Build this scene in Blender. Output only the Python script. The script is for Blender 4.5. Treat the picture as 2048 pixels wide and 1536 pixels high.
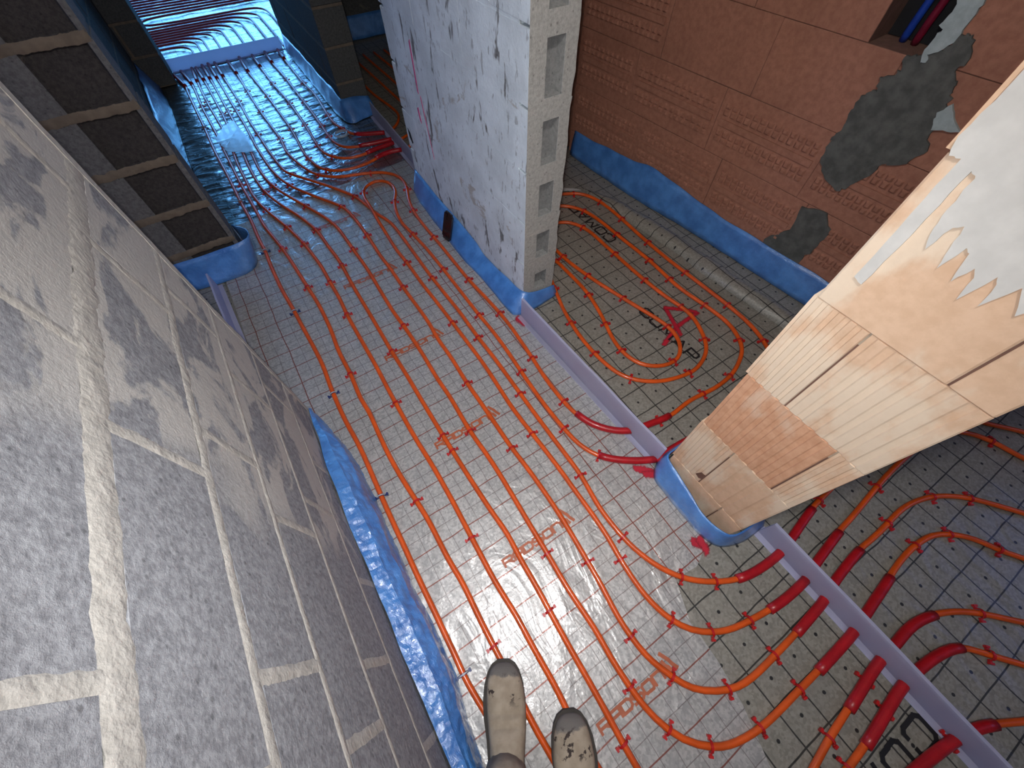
# Construction-site corridor with under-floor heating pipes, looked down on with a wide lens.
# World: X to the right across the corridor, Y along the corridor, Z up, metres.
import bpy, bmesh, math, random
from mathutils import Vector, Matrix, noise
from mathutils.geometry import tessellate_polygon

for o in list(bpy.data.objects):
    bpy.data.objects.remove(o, do_unlink=True)
SC = bpy.context.scene
COL = SC.collection
random.seed(7)

# ------------------------------------------------------------------ camera
cam_d = bpy.data.cameras.new('camera')
cam_d.sensor_width = 36.0
cam_d.lens = 36.0 * 785.0 / 2048.0
cam_d.clip_start = 0.02
cam = bpy.data.objects.new('camera', cam_d)
COL.objects.link(cam)
RIGHT = Vector((0.84226, -0.53902, -0.00756))
UP = Vector((0.46064, 0.71235, 0.52950))
FWD = Vector((0.28002, 0.44946, -0.84828))
CAM = Vector((0, 0, 1.42))
cam.matrix_world = Matrix(((RIGHT.x, UP.x, -FWD.x, CAM.x),
                           (RIGHT.y, UP.y, -FWD.y, CAM.y),
                           (RIGHT.z, UP.z, -FWD.z, CAM.z), (0, 0, 0, 1)))
SC.camera = cam

# ------------------------------------------------------------------ world, lights, exposure
w = bpy.data.worlds.new('world'); SC.world = w; w.use_nodes = True
w.node_tree.nodes['Background'].inputs[0].default_value = (0.30, 0.50, 0.80, 1)
w.node_tree.nodes['Background'].inputs[1].default_value = 0.35
SC.view_settings.view_transform = 'Standard'
SC.view_settings.look = 'None'
SC.view_settings.gamma = 1.0
SC.view_settings.use_curve_mapping = False
SC.view_settings.exposure = 0.0

def light(name, kind, loc, target, energy, color, **kw):
    d = bpy.data.lights.new(name, kind); d.energy = energy; d.color = color
    for k, v in kw.items(): setattr(d, k, v)
    o = bpy.data.objects.new(name, d); COL.objects.link(o); o.location = loc
    o.rotation_euler = (Vector(target) - Vector(loc)).to_track_quat('-Z', 'Y').to_euler()
    return o
# the lamp of the phone that takes the picture, just left of the lens
light('phone_lamp', 'SPOT', (-0.012, 0.004, 1.425), Vector((-0.012, 0.004, 1.425)) + FWD, 41.0, (0.95, 0.97, 1.0),
      spot_size=math.radians(138), spot_blend=1.0, shadow_soft_size=0.006)
# added fill light above the camera to even out brightness; an assumed source
light('added_overhead_fill', 'POINT', (0.0, 0.04, 2.40), (0, 0, 0), 42.0, (1.0, 0.97, 0.95), shadow_soft_size=0.03)
# daylight through the windows of the far room, the room on the right and the room on the left
light('daylight_window_far_room', 'AREA', (0.6, 9.8, 1.5), (0.3, 5.0, 0.2), 185.0, (0.13, 0.45, 1.0), shape='RECTANGLE', size=3.6, size_y=2.0)
light('daylight_window_right_room', 'AREA', (3.4, -1.9, 1.6), (0.2, -0.1, 0.7), 6.0, (0.25, 0.4, 1.0), shape='RECTANGLE', size=1.2, size_y=1.2)
light('daylight_window_left_room', 'AREA', (-2.6, 1.9, 1.6), (0.2, 1.6, 0.3), 14.0, (0.30, 0.45, 1.0), shape='RECTANGLE', size=1.0, size_y=1.2)

PIPES = {
 'A': [(-0.273,4.862),(-0.228,4.594),(-0.231,4.478),(-0.228,4.048),(-0.225,3.786),(-0.226,3.414),(-0.215,3.042),(-0.209,2.721),(-0.2,2.509),(-0.203,2.31),(-0.199,2.184),(-0.203,2.078),(-0.204,1.927),(-0.202,1.821),(-0.192,1.66),(-0.188,1.542),(-0.182,1.416),(-0.179,1.286),(-0.185,1.19),(-0.189,1.107),(-0.19,0.967),(-0.183,0.836),(-0.184,0.71),(-0.187,0.602),(-0.188,0.493),(-0.188,0.378),(-0.189,0.301),(-0.188,0.214),(-0.187,0.151),(-0.188,0.095),(-0.186,0.045),(-0.189,-0.015),(-0.182,-0.087),(-0.174,-0.154),(-0.16,-0.27),(-0.131,-0.447),(-0.091,-0.684)],
 'B': [(-0.211,4.915),(-0.177,4.604),(-0.181,4.16),(-0.171,3.657),(-0.17,3.354),(-0.168,3.106),(-0.165,2.904),(-0.157,2.705),(-0.151,2.522),(-0.147,2.404),(-0.115,2.158),(-0.1,1.974),(-0.089,1.789),(-0.08,1.649),(-0.082,1.466),(-0.094,1.315),(-0.093,1.167),(-0.101,1.028),(-0.095,0.954),(-0.101,0.789),(-0.099,0.656),(-0.088,0.519),(-0.081,0.432),(-0.081,0.287),(-0.075,0.197),(-0.078,0.099),(-0.079,0.001),(-0.078,-0.056),(-0.079,-0.151),(-0.08,-0.21),(-0.077,-0.267),(-0.068,-0.405),(-0.046,-0.603)],
 'C': [(-0.123,4.929),(-0.131,4.629),(-0.133,4.226),(-0.119,3.75),(-0.123,3.559),(-0.121,3.36),(-0.131,3.16),(-0.13,2.926),(-0.129,2.736),(-0.1,2.556),(-0.042,2.33),(-0.004,2.135),(0.009,2.01),(0.018,1.902),(0.018,1.761),(0.02,1.64),(0.014,1.503),(0.014,1.351),(0.016,1.153),(0.014,1.037),(0.013,0.925),(0.014,0.744),(0.02,0.607),(0.021,0.453),(0.018,0.327),(0.016,0.229),(0.015,0.136),(0.021,0.027),(0.019,-0.065),(0.02,-0.14),(0.02,-0.196),(0.015,-0.253),(0.013,-0.334),(0.022,-0.473),(0.049,-0.699)],
 'D': [(-0.09,4.919),(-0.079,4.617),(-0.073,3.964),(-0.076,3.739),(-0.071,3.549),(-0.067,3.348),(-0.076,3.081),(-0.072,2.888),(-0.057,2.738),(-0.013,2.563),(0.045,2.393),(0.09,2.211),(0.101,2.046),(0.11,1.925),(0.112,1.845),(0.107,1.686),(0.107,1.508),(0.107,1.387),(0.106,1.186),(0.109,1.037),(0.109,0.869),(0.11,0.697),(0.111,0.612),(0.115,0.457),(0.12,0.334),(0.127,0.247),(0.121,0.166),(0.119,0.054),(0.114,-0.039),(0.11,-0.145),(0.109,-0.208),(0.106,-0.29),(0.102,-0.376),(0.101,-0.432),(0.107,-0.527),(0.122,-0.692)],
 'E': [(-0.037,4.945),(-0.031,4.619),(-0.027,3.98),(-0.026,3.759),(-0.016,3.488),(-0.021,3.233),(-0.026,2.999),(-0.001,2.789),(0.049,2.625),(0.108,2.466),(0.167,2.302),(0.196,2.18),(0.203,2.07),(0.207,1.938),(0.213,1.752),(0.209,1.529),(0.208,1.392),(0.213,1.289),(0.216,1.107),(0.212,0.942),(0.215,0.838),(0.209,0.654),(0.214,0.539),(0.215,0.449),(0.212,0.338),(0.207,0.2),(0.205,0.12),(0.2,0.001),(0.203,-0.102),(0.203,-0.154),(0.197,-0.215),(0.199,-0.293),(0.202,-0.343),(0.209,-0.382),(0.221,-0.423),(0.243,-0.459),(0.266,-0.486),(0.3,-0.512),(0.34,-0.532),(0.389,-0.545),(0.438,-0.553),(0.495,-0.556),(0.6,-0.557),(0.684,-0.558),(0.847,-0.556),(0.932,-0.547),(1.088,-0.53),(1.161,-0.522),(1.251,-0.521),(1.308,-0.528),(1.356,-0.541),(1.392,-0.565),(1.443,-0.618),(1.474,-0.679),(1.513,-0.734),(1.57,-0.813)],
 'F': [(0.013,4.949),(0.02,4.596),(0.026,3.954),(0.031,3.668),(0.027,3.411),(0.028,3.246),(0.042,2.954),(0.087,2.738),(0.182,2.537),(0.284,2.345),(0.309,2.204),(0.314,2.008),(0.311,1.808),(0.316,1.685),(0.315,1.526),(0.319,1.366),(0.32,1.242),(0.312,1.133),(0.314,1.011),(0.308,0.856),(0.309,0.743),(0.309,0.629),(0.309,0.502),(0.315,0.387),(0.316,0.25),(0.312,0.15),(0.303,0.032),(0.296,-0.054),(0.283,-0.141),(0.283,-0.204),(0.287,-0.258),(0.302,-0.309),(0.318,-0.341),(0.33,-0.374),(0.365,-0.411),(0.397,-0.435),(0.435,-0.453),(0.485,-0.465),(0.557,-0.468),(0.609,-0.467),(0.684,-0.466),(0.855,-0.456),(0.925,-0.442),(1.082,-0.429),(1.163,-0.433),(1.248,-0.432),(1.344,-0.431),(1.441,-0.453),(1.511,-0.488),(1.574,-0.539),(1.631,-0.609),(1.674,-0.665),(1.736,-0.749)],
 'G': [(0.065,4.94),(0.07,4.609),(0.078,4.106),(0.073,3.756),(0.078,3.492),(0.086,3.185),(0.105,2.927),(0.137,2.844),(0.203,2.734),(0.276,2.614),(0.335,2.505),(0.387,2.396),(0.413,2.283),(0.431,2.179),(0.45,2.111),(0.471,2.031),(0.473,1.863),(0.47,1.685),(0.468,1.503),(0.474,1.258),(0.473,1.146),(0.471,1.04),(0.473,0.898),(0.469,0.691),(0.467,0.57),(0.466,0.435),(0.465,0.277),(0.448,0.149),(0.451,0.028),(0.466,-0.047),(0.491,-0.112),(0.527,-0.168),(0.563,-0.205),(0.614,-0.24),(0.673,-0.27),(0.744,-0.287),(0.847,-0.294),(0.92,-0.285),(1.071,-0.26),(1.17,-0.254),(1.388,-0.239),(1.628,-0.254),(1.838,-0.316),(1.956,-0.445),(2.017,-0.517),(2.083,-0.615)],
 'H': [(0.167,4.909),(0.178,4.607),(0.176,4.238),(0.177,3.826),(0.194,3.349),(0.184,3.151),(0.204,2.975),(0.244,2.814),(0.295,2.72),(0.38,2.651),(0.47,2.618),(0.564,2.583),(0.628,2.547),(0.681,2.486),(0.704,2.397),(0.687,2.293),(0.651,2.193),(0.626,2.075),(0.618,1.93),(0.619,1.788),(0.619,1.598),(0.618,1.396),(0.626,1.254),(0.632,1.117),(0.631,1.01),(0.625,0.941),(0.614,0.811),(0.601,0.691),(0.598,0.562),(0.606,0.488),(0.629,0.414),(0.667,0.364),(0.702,0.331),(0.751,0.304)],
 'I': [(0.272,4.942),(0.269,4.593),(0.288,4.058),(0.297,3.44),(0.28,3.095),(0.282,2.981),(0.302,2.853),(0.339,2.772),(0.416,2.715),(0.499,2.695),(0.613,2.705),(0.676,2.729),(0.757,2.742),(0.843,2.723)],
 'J': [(0.38,4.922),(0.381,4.64),(0.384,4.262),(0.403,3.839),(0.399,3.441),(0.387,3.117),(0.396,2.973),(0.441,2.884),(0.507,2.826),(0.601,2.815),(0.687,2.826),(0.834,2.837)],
 'K': [(0.493,4.934),(0.49,4.667),(0.502,4.274),(0.502,3.804),(0.501,3.554),(0.498,3.358),(0.492,3.185),(0.502,3.049),(0.547,2.965),(0.623,2.93),(0.719,2.905),(0.841,2.888)],
 'L': [(0.604,4.92),(0.602,4.681),(0.599,4.14),(0.612,3.852),(0.589,3.496),(0.588,3.325),(0.623,3.173),(0.674,3.081),(0.836,2.998)],
 'M': [(0.694,4.832),(0.694,4.645),(0.707,4.396),(0.713,4.053)],
 'N': [(0.855,-0.389),(0.778,-0.39),(0.69,-0.382),(0.62,-0.369),(0.56,-0.357),(0.498,-0.329),(0.447,-0.291),(0.414,-0.234),(0.394,-0.142),(0.398,-0.025),(0.408,0.048),(0.412,0.141),(0.412,0.251),(0.413,0.347),(0.41,0.476),(0.408,0.518),(0.405,0.653),(0.412,0.789),(0.417,0.912),(0.416,1.049),(0.414,1.184),(0.412,1.321),(0.407,1.482),(0.407,1.68),(0.402,1.811),(0.409,1.956),(0.412,2.081),(0.419,2.165),(0.423,2.253),(0.426,2.323),(0.441,2.386),(0.472,2.44),(0.522,2.477),(0.578,2.474),(0.616,2.429),(0.626,2.358),(0.607,2.277),(0.573,2.214),(0.54,2.125),(0.522,2.014),(0.533,1.875),(0.543,1.714),(0.545,1.531),(0.544,1.335),(0.543,1.16),(0.546,1.041),(0.543,0.926),(0.533,0.777),(0.524,0.61),(0.526,0.465),(0.534,0.381),(0.551,0.329),(0.569,0.294),(0.623,0.24),(0.677,0.203),(0.736,0.171)],
 'Nr': [(0.855,-0.389),(0.923,-0.377),(1.076,-0.358),(1.151,-0.354),(1.262,-0.345),(1.359,-0.336),(1.443,-0.332),(1.52,-0.331),(1.655,-0.336),(1.757,-0.357),(1.831,-0.4),(1.875,-0.473),(1.899,-0.57),(1.946,-0.667)],
 'P': [(0.321,-0.704),(0.442,-0.687),(0.5,-0.678),(0.579,-0.666),(0.676,-0.656),(0.849,-0.638),(0.931,-0.641),(0.991,-0.637),(1.049,-0.645),(1.105,-0.662),(1.169,-0.693),(1.229,-0.738),(1.311,-0.819),(1.39,-0.896)],
 'Q': [(0.341,-0.747),(0.48,-0.733),(0.566,-0.728),(0.648,-0.725),(0.846,-0.706),(0.929,-0.711),(1.004,-0.721),(1.086,-0.746),(1.123,-0.788),(1.194,-0.869),(1.258,-0.946)],
 'R': [(0.435,-0.817),(0.589,-0.813),(0.728,-0.825),(0.862,-0.847),(0.928,-0.865),(0.981,-0.889),(1.052,-0.929),(1.143,-0.99)],
 'coil': [(0.751,0.304),(0.823,0.292),(0.915,0.275),(1.039,0.283),(1.171,0.269),(1.289,0.279),(1.391,0.32),(1.447,0.367),(1.491,0.471),(1.489,0.602),(1.47,0.778),(1.484,1.0),(1.48,1.23),(1.477,1.416),(1.451,1.545),(1.364,1.642),(1.186,1.679),(1.015,1.549),(1.003,1.408),(1.067,1.286),(1.072,1.192),(1.068,1.027),(1.048,0.912),(1.013,0.792),(0.991,0.734),(0.969,0.629),(0.988,0.536),(1.026,0.493),(1.09,0.461),(1.152,0.462),(1.197,0.492),(1.236,0.555),(1.241,0.644),(1.218,0.747),(1.182,0.896),(1.146,1.065),(1.124,1.222),(1.123,1.364),(1.138,1.469),(1.192,1.527),(1.26,1.52),(1.322,1.485),(1.367,1.381),(1.367,1.204),(1.362,0.977),(1.369,0.775),(1.388,0.637),(1.364,0.542),(1.315,0.452),(1.255,0.405),(1.165,0.378),(1.101,0.386),(1.015,0.411),(0.937,0.461),(0.881,0.537),(0.861,0.66),(0.867,0.805),(0.897,0.956),(0.941,1.089),(0.982,1.238),(0.936,1.452),(0.992,1.669),(1.127,1.803),(1.282,1.821),(1.432,1.735),(1.546,1.666),(1.592,1.557),(1.597,1.404),(1.578,1.136),(1.572,0.929),(1.577,0.733),(1.579,0.52),(1.567,0.399),(1.533,0.3),(1.474,0.209),(1.38,0.148),(1.241,0.124),(1.052,0.139),(0.909,0.16),(0.823,0.168),(0.736,0.171)],
}
CLIPS = {
 'A': [(-0.209,2.721),(-0.199,2.184),(-0.19,1.658),(-0.187,1.112),(-0.184,0.61),(-0.191,-0.019),(-0.225,3.786)],
 'B': [(-0.165,2.904),(-0.113,2.166),(-0.089,1.789),(-0.093,1.167),(-0.086,0.514),(-0.079,0.001),(-0.181,4.16)],
 'C': [(-0.1,2.556),(-0.042,2.33),(-0.005,2.131),(0.018,1.761),(0.013,1.508),(0.015,0.924),(0.02,0.303),(-0.133,4.226)],
 'D': [(-0.057,2.738),(0.09,2.211),(0.109,1.847),(0.106,1.175),(0.108,0.701),(0.111,0.615),(0.115,-0.027),(0.102,-0.372),(-0.073,3.964)],
 'E': [(-0.001,2.789),(0.108,2.466),(0.209,1.946),(0.213,1.289),(0.211,0.648),(0.206,0.123),(0.202,-0.283),(0.221,-0.423),(0.3,-0.512),(0.438,-0.553),(0.601,-0.556),(1.264,-0.523),(1.397,-0.568),(1.474,-0.679),(-0.027,3.98)],
 'F': [(0.087,2.738),(0.286,2.35),(0.314,2.008),(0.312,1.532),(0.306,0.861),(0.311,0.498),(0.305,0.034),(0.285,-0.203),(0.317,-0.34),(0.434,-0.453),(0.609,-0.467),(1.248,-0.432),(1.461,-0.462),(1.574,-0.539),(0.026,3.954)],
 'G': [(0.137,2.844),(0.392,2.393),(0.468,1.503),(0.471,1.04),(0.47,0.696),(0.466,0.278),(0.454,0.026),(0.527,-0.168),(0.614,-0.24),(1.121,-0.256),(0.078,4.106),(0.078,3.492)],
 'N': [(0.407,1.68),(0.414,1.18),(0.408,0.508),(0.399,-0.026),(0.412,-0.236),(0.498,-0.329),(0.622,-0.367),(0.437,2.376),(0.569,2.199),(0.533,1.875),(0.545,1.536),(0.543,1.16),(0.533,0.777),(0.526,0.465),(0.567,0.297)],
 'H': [(0.626,2.069),(0.619,1.788),(0.618,1.396),(0.632,1.117),(0.614,0.811),(0.598,0.562),(0.176,4.238),(0.177,3.826),(0.194,3.349),(0.283,2.741),(0.567,2.581),(0.685,2.288)],
 'I': [(0.288,4.058),(0.297,3.44),(0.285,2.979),(0.344,2.769)],
 'J': [(0.384,4.262),(0.403,3.839),(0.399,3.441),(0.39,3.115),(0.431,2.905)],
 'K': [(0.502,4.274),(0.502,3.804),(0.5,3.365),(0.492,3.185)],
 'L': [(0.599,4.14),(0.589,3.496),(0.602,3.229)],
 'Nr': [(1.344,-0.338),(1.873,-0.472)],
 'P': [(0.579,-0.666),(1.229,-0.738)],
 'Q': [(0.566,-0.728),(1.142,-0.809)],
 'R': [],
}
SLEEVES = {
 'E': [((0.684,-0.558),(1.088,-0.53)),((-0.037,4.945),(-0.031,4.619))],
 'F': [((0.694,-0.465),(1.082,-0.429)),((0.013,4.949),(0.02,4.596))],
 'G': [((0.675,-0.272),(1.071,-0.26)),((0.065,4.94),(0.07,4.609))],
 'N': [((0.855,-0.389),(0.692,-0.382)),((0.569,0.294),(0.736,0.171))],
 'Nr': [((0.855,-0.389),(1.076,-0.358))],
 'P': [((0.676,-0.656),(1.105,-0.662))],
 'Q': [((0.648,-0.725),(1.086,-0.746))],
 'R': [((0.589,-0.813),(0.981,-0.889))],
 'H': [((0.606,0.488),(0.751,0.304)),((0.167,4.909),(0.178,4.607))],
 'coil': [((0.751,0.304),(0.915,0.275)),((0.957,0.154),(0.736,0.171))],
 'I': [((0.657,2.719),(0.843,2.723)),((0.272,4.942),(0.269,4.593))],
 'J': [((0.636,2.814),(0.834,2.837)),((0.38,4.922),(0.381,4.64))],
 'K': [((0.623,2.93),(0.841,2.888)),((0.493,4.934),(0.49,4.667))],
 'L': [((0.655,3.11),(0.836,2.998)),((0.604,4.92),(0.602,4.681))],
 'A': [((-0.273,4.862),(-0.228,4.594))],
 'B': [((-0.211,4.915),(-0.177,4.604))],
 'C': [((-0.123,4.929),(-0.131,4.629))],
 'D': [((-0.09,4.919),(-0.079,4.617))],
}
MORTAR_PATCH = [(1.409,0.56),(1.455,0.511),(1.523,0.481),(1.556,0.497),(1.596,0.569),(1.607,0.619),(1.638,0.628),(1.67,0.647),(1.694,0.698),(1.665,0.742),(1.669,0.776),(1.654,0.817),(1.638,0.853),(1.628,0.881),(1.605,0.899),(1.616,0.928),(1.596,0.971),(1.573,0.98),(1.555,0.976),(1.548,0.947),(1.526,0.928),(1.506,0.92),(1.482,0.91),(1.458,0.894),(1.471,0.873),(1.465,0.849),(1.428,0.834),(1.447,0.798),(1.42,0.785),(1.406,0.752),(1.413,0.702),(1.417,0.662),(1.401,0.633),(1.405,0.605)]
MORTAR_SMALL = [(1.453,0.367),(1.555,0.389),(1.606,0.339),(1.606,0.256),(1.588,0.167),(1.602,0.093),(1.531,0.086),(1.398,0.09),(1.393,0.163),(1.468,0.258)]
PLASTER_STREAK = [(1.491,1.053),(1.549,1.064),(1.553,1.048),(1.555,1.021),(1.552,0.985),(1.554,0.957),(1.533,0.93),(1.512,0.918),(1.522,0.9),(1.509,0.897),(1.496,0.927),(1.501,0.958),(1.506,0.978),(1.49,0.983),(1.499,1.015)]
PILLAR_PLASTER = [(0.136,1.205),(0.133,1.183),(0.139,1.162),(0.131,1.147),(0.108,1.149),(0.108,1.124),(0.104,1.095),(0.105,1.017),(0.104,0.968),(0.089,0.962),(0.088,1.013),(0.084,1.068),(0.084,1.121),(0.083,1.088),(0.068,1.05),(0.06,1.087),(0.042,1.035),(0.035,1.074),(0.017,1.029),(0.009,1.056),(-0.0,1.012),(-0.014,1.061),(-0.025,1.02),(-0.04,1.063),(-0.028,1.131),(0.086,1.228)]
TRASH = [(-0.21,3.525),(-0.125,3.699),(-0.027,3.756),(0.011,3.459),(-0.007,3.237),(-0.167,3.327),(-0.194,3.436)]
# ------------------------------------------------------------------ node helpers
def nt_new(name):
    m = bpy.data.materials.new(name); m.use_nodes = True
    nt = m.node_tree; nt.nodes.clear()
    out = nt.nodes.new('ShaderNodeOutputMaterial'); b = nt.nodes.new('ShaderNodeBsdfPrincipled')
    nt.links.new(b.outputs[0], out.inputs[0])
    return m, nt, b
class N:
    """tiny node-graph writer working on world position"""
    def __init__(s, nt): s.nt = nt
    def node(s, t, **kw):
        n = s.nt.nodes.new(t)
        for k, v in kw.items(): setattr(n, k, v)
        return n
    def set(s, sock, v):
        if hasattr(v, 'links') or isinstance(v, bpy.types.NodeSocket): s.nt.links.new(v, sock)
        elif isinstance(v, (tuple, list)) and len(v) == 3 and sock.type == 'RGBA': sock.default_value = (*v, 1)
        else: sock.default_value = v
    def pos(s): return s.node('ShaderNodeNewGeometry').outputs['Position']
    def obj(s): return s.node('ShaderNodeTexCoord').outputs['Object']
    def math(s, op, a, b=0.0, c=0.0):
        n = s.node('ShaderNodeMath', operation=op)
        for i, v in enumerate((a, b, c)): s.set(n.inputs[i], v)
        return n.outputs[0]
    def vmath(s, op, a, b=(0, 0, 0)):
        n = s.node('ShaderNodeVectorMath', operation=op)
        s.set(n.inputs[0], a)
        if op == 'SCALE': s.set(n.inputs['Scale'], b)
        else: s.set(n.inputs[1], b)
        return n.outputs[0]
    def noise(s, vec, scale, detail=3.0, rough=0.55, col=False, dist=0.0):
        n = s.node('ShaderNodeTexNoise'); s.set(n.inputs['Vector'], vec)
        n.inputs['Scale'].default_value = scale; n.inputs['Detail'].default_value = detail
        n.inputs['Roughness'].default_value = rough; n.inputs['Distortion'].default_value = dist
        return n.outputs['Color' if col else 'Fac']
    def voro(s, vec, scale, feature='F1', out='Distance'):
        n = s.node('ShaderNodeTexVoronoi', feature=feature); s.set(n.inputs['Vector'], vec)
        n.inputs['Scale'].default_value = scale
        return n.outputs[out]
    def xyz(s, vec):
        n = s.node('ShaderNodeSeparateXYZ'); s.set(n.inputs[0], vec); return n.outputs
    def comb(s, x, y, z):
        n = s.node('ShaderNodeCombineXYZ')
        for i, v in enumerate((x, y, z)): s.set(n.inputs[i], v)
        return n.outputs[0]
    def step(s, v, lo, hi):                      # smooth 0..1 between lo and hi
        n = s.node('ShaderNodeMapRange', interpolation_type='SMOOTHSTEP'); s.set(n.inputs[0], v)
        n.inputs[1].default_value = lo; n.inputs[2].default_value = hi
        return n.outputs[0]
    def mix(s, f, a, b):
        n = s.node('ShaderNodeMix', data_type='RGBA'); s.set(n.inputs[0], f); s.set(n.inputs[6], a); s.set(n.inputs[7], b)
        return n.outputs[2]
    def bump(s, h, strength=0.4, dist=0.004, normal=None):
        n = s.node('ShaderNodeBump'); n.inputs['Strength'].default_value = strength; n.inputs['Distance'].default_value = dist
        s.set(n.inputs['Height'], h)
        if normal is not None: s.set(n.inputs['Normal'], normal)
        return n.outputs[0]
    def line(s, c, period, off, half):           # 1 on thin lines repeating along coordinate c
        f = s.math('FRACT', s.math('ADD', s.math('DIVIDE', s.math('SUBTRACT', c, off), period), 0.5))
        d = s.math('MULTIPLY', s.math('ABSOLUTE', s.math('SUBTRACT', f, 0.5)), period)
        return s.math('SUBTRACT', 1.0, s.step(d, half * 0.7, half * 1.3))

def plain(name, col, rough=0.5, metal=0.0, var=0.12, scale=30.0, bump=0.15, coat=0.0, dist=0.002, alpha=None, trans=0.0, spec=0.5):
    m, nt, b = nt_new(name); g = N(nt); p = g.pos()
    f = g.noise(p, scale, 4.0)
    c2 = tuple(max(0, c * (1 - 2.2 * var)) for c in col)
    g.set(b.inputs['Base Color'], g.mix(g.step(f, 0.3, 0.75), c2, col))
    b.inputs['Roughness'].default_value = rough; b.inputs['Metallic'].default_value = metal
    b.inputs['Coat Weight'].default_value = coat; b.inputs['Coat Roughness'].default_value = 0.12
    b.inputs['Specular IOR Level'].default_value = spec
    b.inputs['Transmission Weight'].default_value = trans
    if alpha is not None: b.inputs['Alpha'].default_value = alpha
    if bump: g.set(b.inputs['Normal'], g.bump(f, bump, dist))
    return m

def foil_material(name, base, dark, kind):
    m, nt, b = nt_new(name); g = N(nt); p = g.pos()
    # the foil is not flat: its print wanders by a few millimetres
    wob = g.vmath('SCALE', g.vmath('SUBTRACT', g.noise(p, 5.0, 2.0, col=True), (0.5, 0.5, 0.5)), 0.014)
    q = g.xyz(g.vmath('ADD', p, wob)); x, y = q[0], q[1]
    fl = g.voro(p, 150.0, out='Color'); fl = g.xyz(fl)[0]
    big = g.noise(p, 6.0, 3.0)
    fl = g.math('ADD', g.math('MULTIPLY', fl, 0.5), g.math('MULTIPLY', g.noise(p, 90.0, 3.0, 0.7), 0.5))
    col = g.mix(g.step(fl, 0.25, 0.75), dark, base)
    col = g.mix(g.math('MULTIPLY', g.step(big, 0.45, 0.75), 0.35), col, tuple(c * 0.72 for c in base))
    if kind == 'red':
        side = g.math('MAXIMUM', g.step(x, 0.44, 0.46), g.math('SUBTRACT', 1.0, g.step(x, -0.22, -0.2)))
        thin = g.math('MAXIMUM', g.line(y, 0.1, 0.096, 0.0012), g.line(x, 0.05, 0.015, 0.0011))
        col = g.mix(g.math('MULTIPLY', thin, 0.72), col, (0.17, 0.14, 0.135))
        bold = g.math('MAXIMUM', g.line(y, 0.1, 0.046, 0.0019), g.math('MULTIPLY', g.line(x, 0.1, 0.015, 0.0019), side))
        col = g.mix(g.math('MULTIPLY', bold, 0.9), col, (0.22, 0.05, 0.03))
    elif kind == 'black':
        bold = g.math('MAXIMUM', g.line(y, 0.1, -0.052, 0.0022), g.line(x, 0.1, 0.010, 0.0022))
        col = g.mix(g.math('MULTIPLY', bold, 0.92), col, (0.012, 0.012, 0.012))
        fx = g.math('SUBTRACT', g.math('FRACT', g.math('DIVIDE', g.math('SUBTRACT', x, 0.010), 0.1)), 0.5)
        fy = g.math('SUBTRACT', g.math('FRACT', g.math('DIVIDE', g.math('ADD', y, 0.052), 0.1)), 0.5)
        r = g.math('SQRT', g.math('ADD', g.math('MULTIPLY', fx, fx), g.math('MULTIPLY', fy, fy)))
        dot = g.math('SUBTRACT', 1.0, g.step(r, 0.042, 0.06))
        col = g.mix(dot, col, (0.02, 0.02, 0.02))
    elif kind == 'far':
        thin = g.math('MAXIMUM', g.line(y, 0.1, 0.096, 0.0022), g.line(x, 0.1, 0.015, 0.0022))
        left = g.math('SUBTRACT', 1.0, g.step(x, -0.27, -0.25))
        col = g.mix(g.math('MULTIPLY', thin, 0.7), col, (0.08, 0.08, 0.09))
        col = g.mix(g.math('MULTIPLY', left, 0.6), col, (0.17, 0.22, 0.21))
    g.set(b.inputs['Base Color'], col)
    b.inputs['Metallic'].default_value = {'red': 0.28, 'black': 0.12, 'far': 0.92}[kind]
    b.inputs['Roughness'].default_value = {'red': 0.42, 'black': 0.5, 'far': 0.30}[kind]
    b.inputs['Coat Weight'].default_value = {'red': 0.8, 'black': 0.35, 'far': 0.3}[kind]
    b.inputs['Coat Roughness'].default_value = 0.09
    # soft folds of the loose film, stretched along the roll
    st = g.vmath('MULTIPLY', p, (1.0, 0.45, 1.0) if kind != 'far' else (0.6, 1.6, 1.0))
    h1 = g.noise(st, 9.0 if kind != 'far' else 16.0, 3.0, 0.5, dist=1.2)
    h2 = g.noise(p, 120.0, 2.0)
    h = g.math('ADD', h1, g.math('MULTIPLY', h2, 0.05))
    g.set(b.inputs['Coat Normal'], g.bump(h, {'red': 0.5, 'black': 0.3, 'far': 0.6}[kind], 0.035))
    g.set(b.inputs['Normal'], g.bump(h, {'red': 0.3, 'black': 0.2, 'far': 0.28}[kind], 0.03))
    return m

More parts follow.
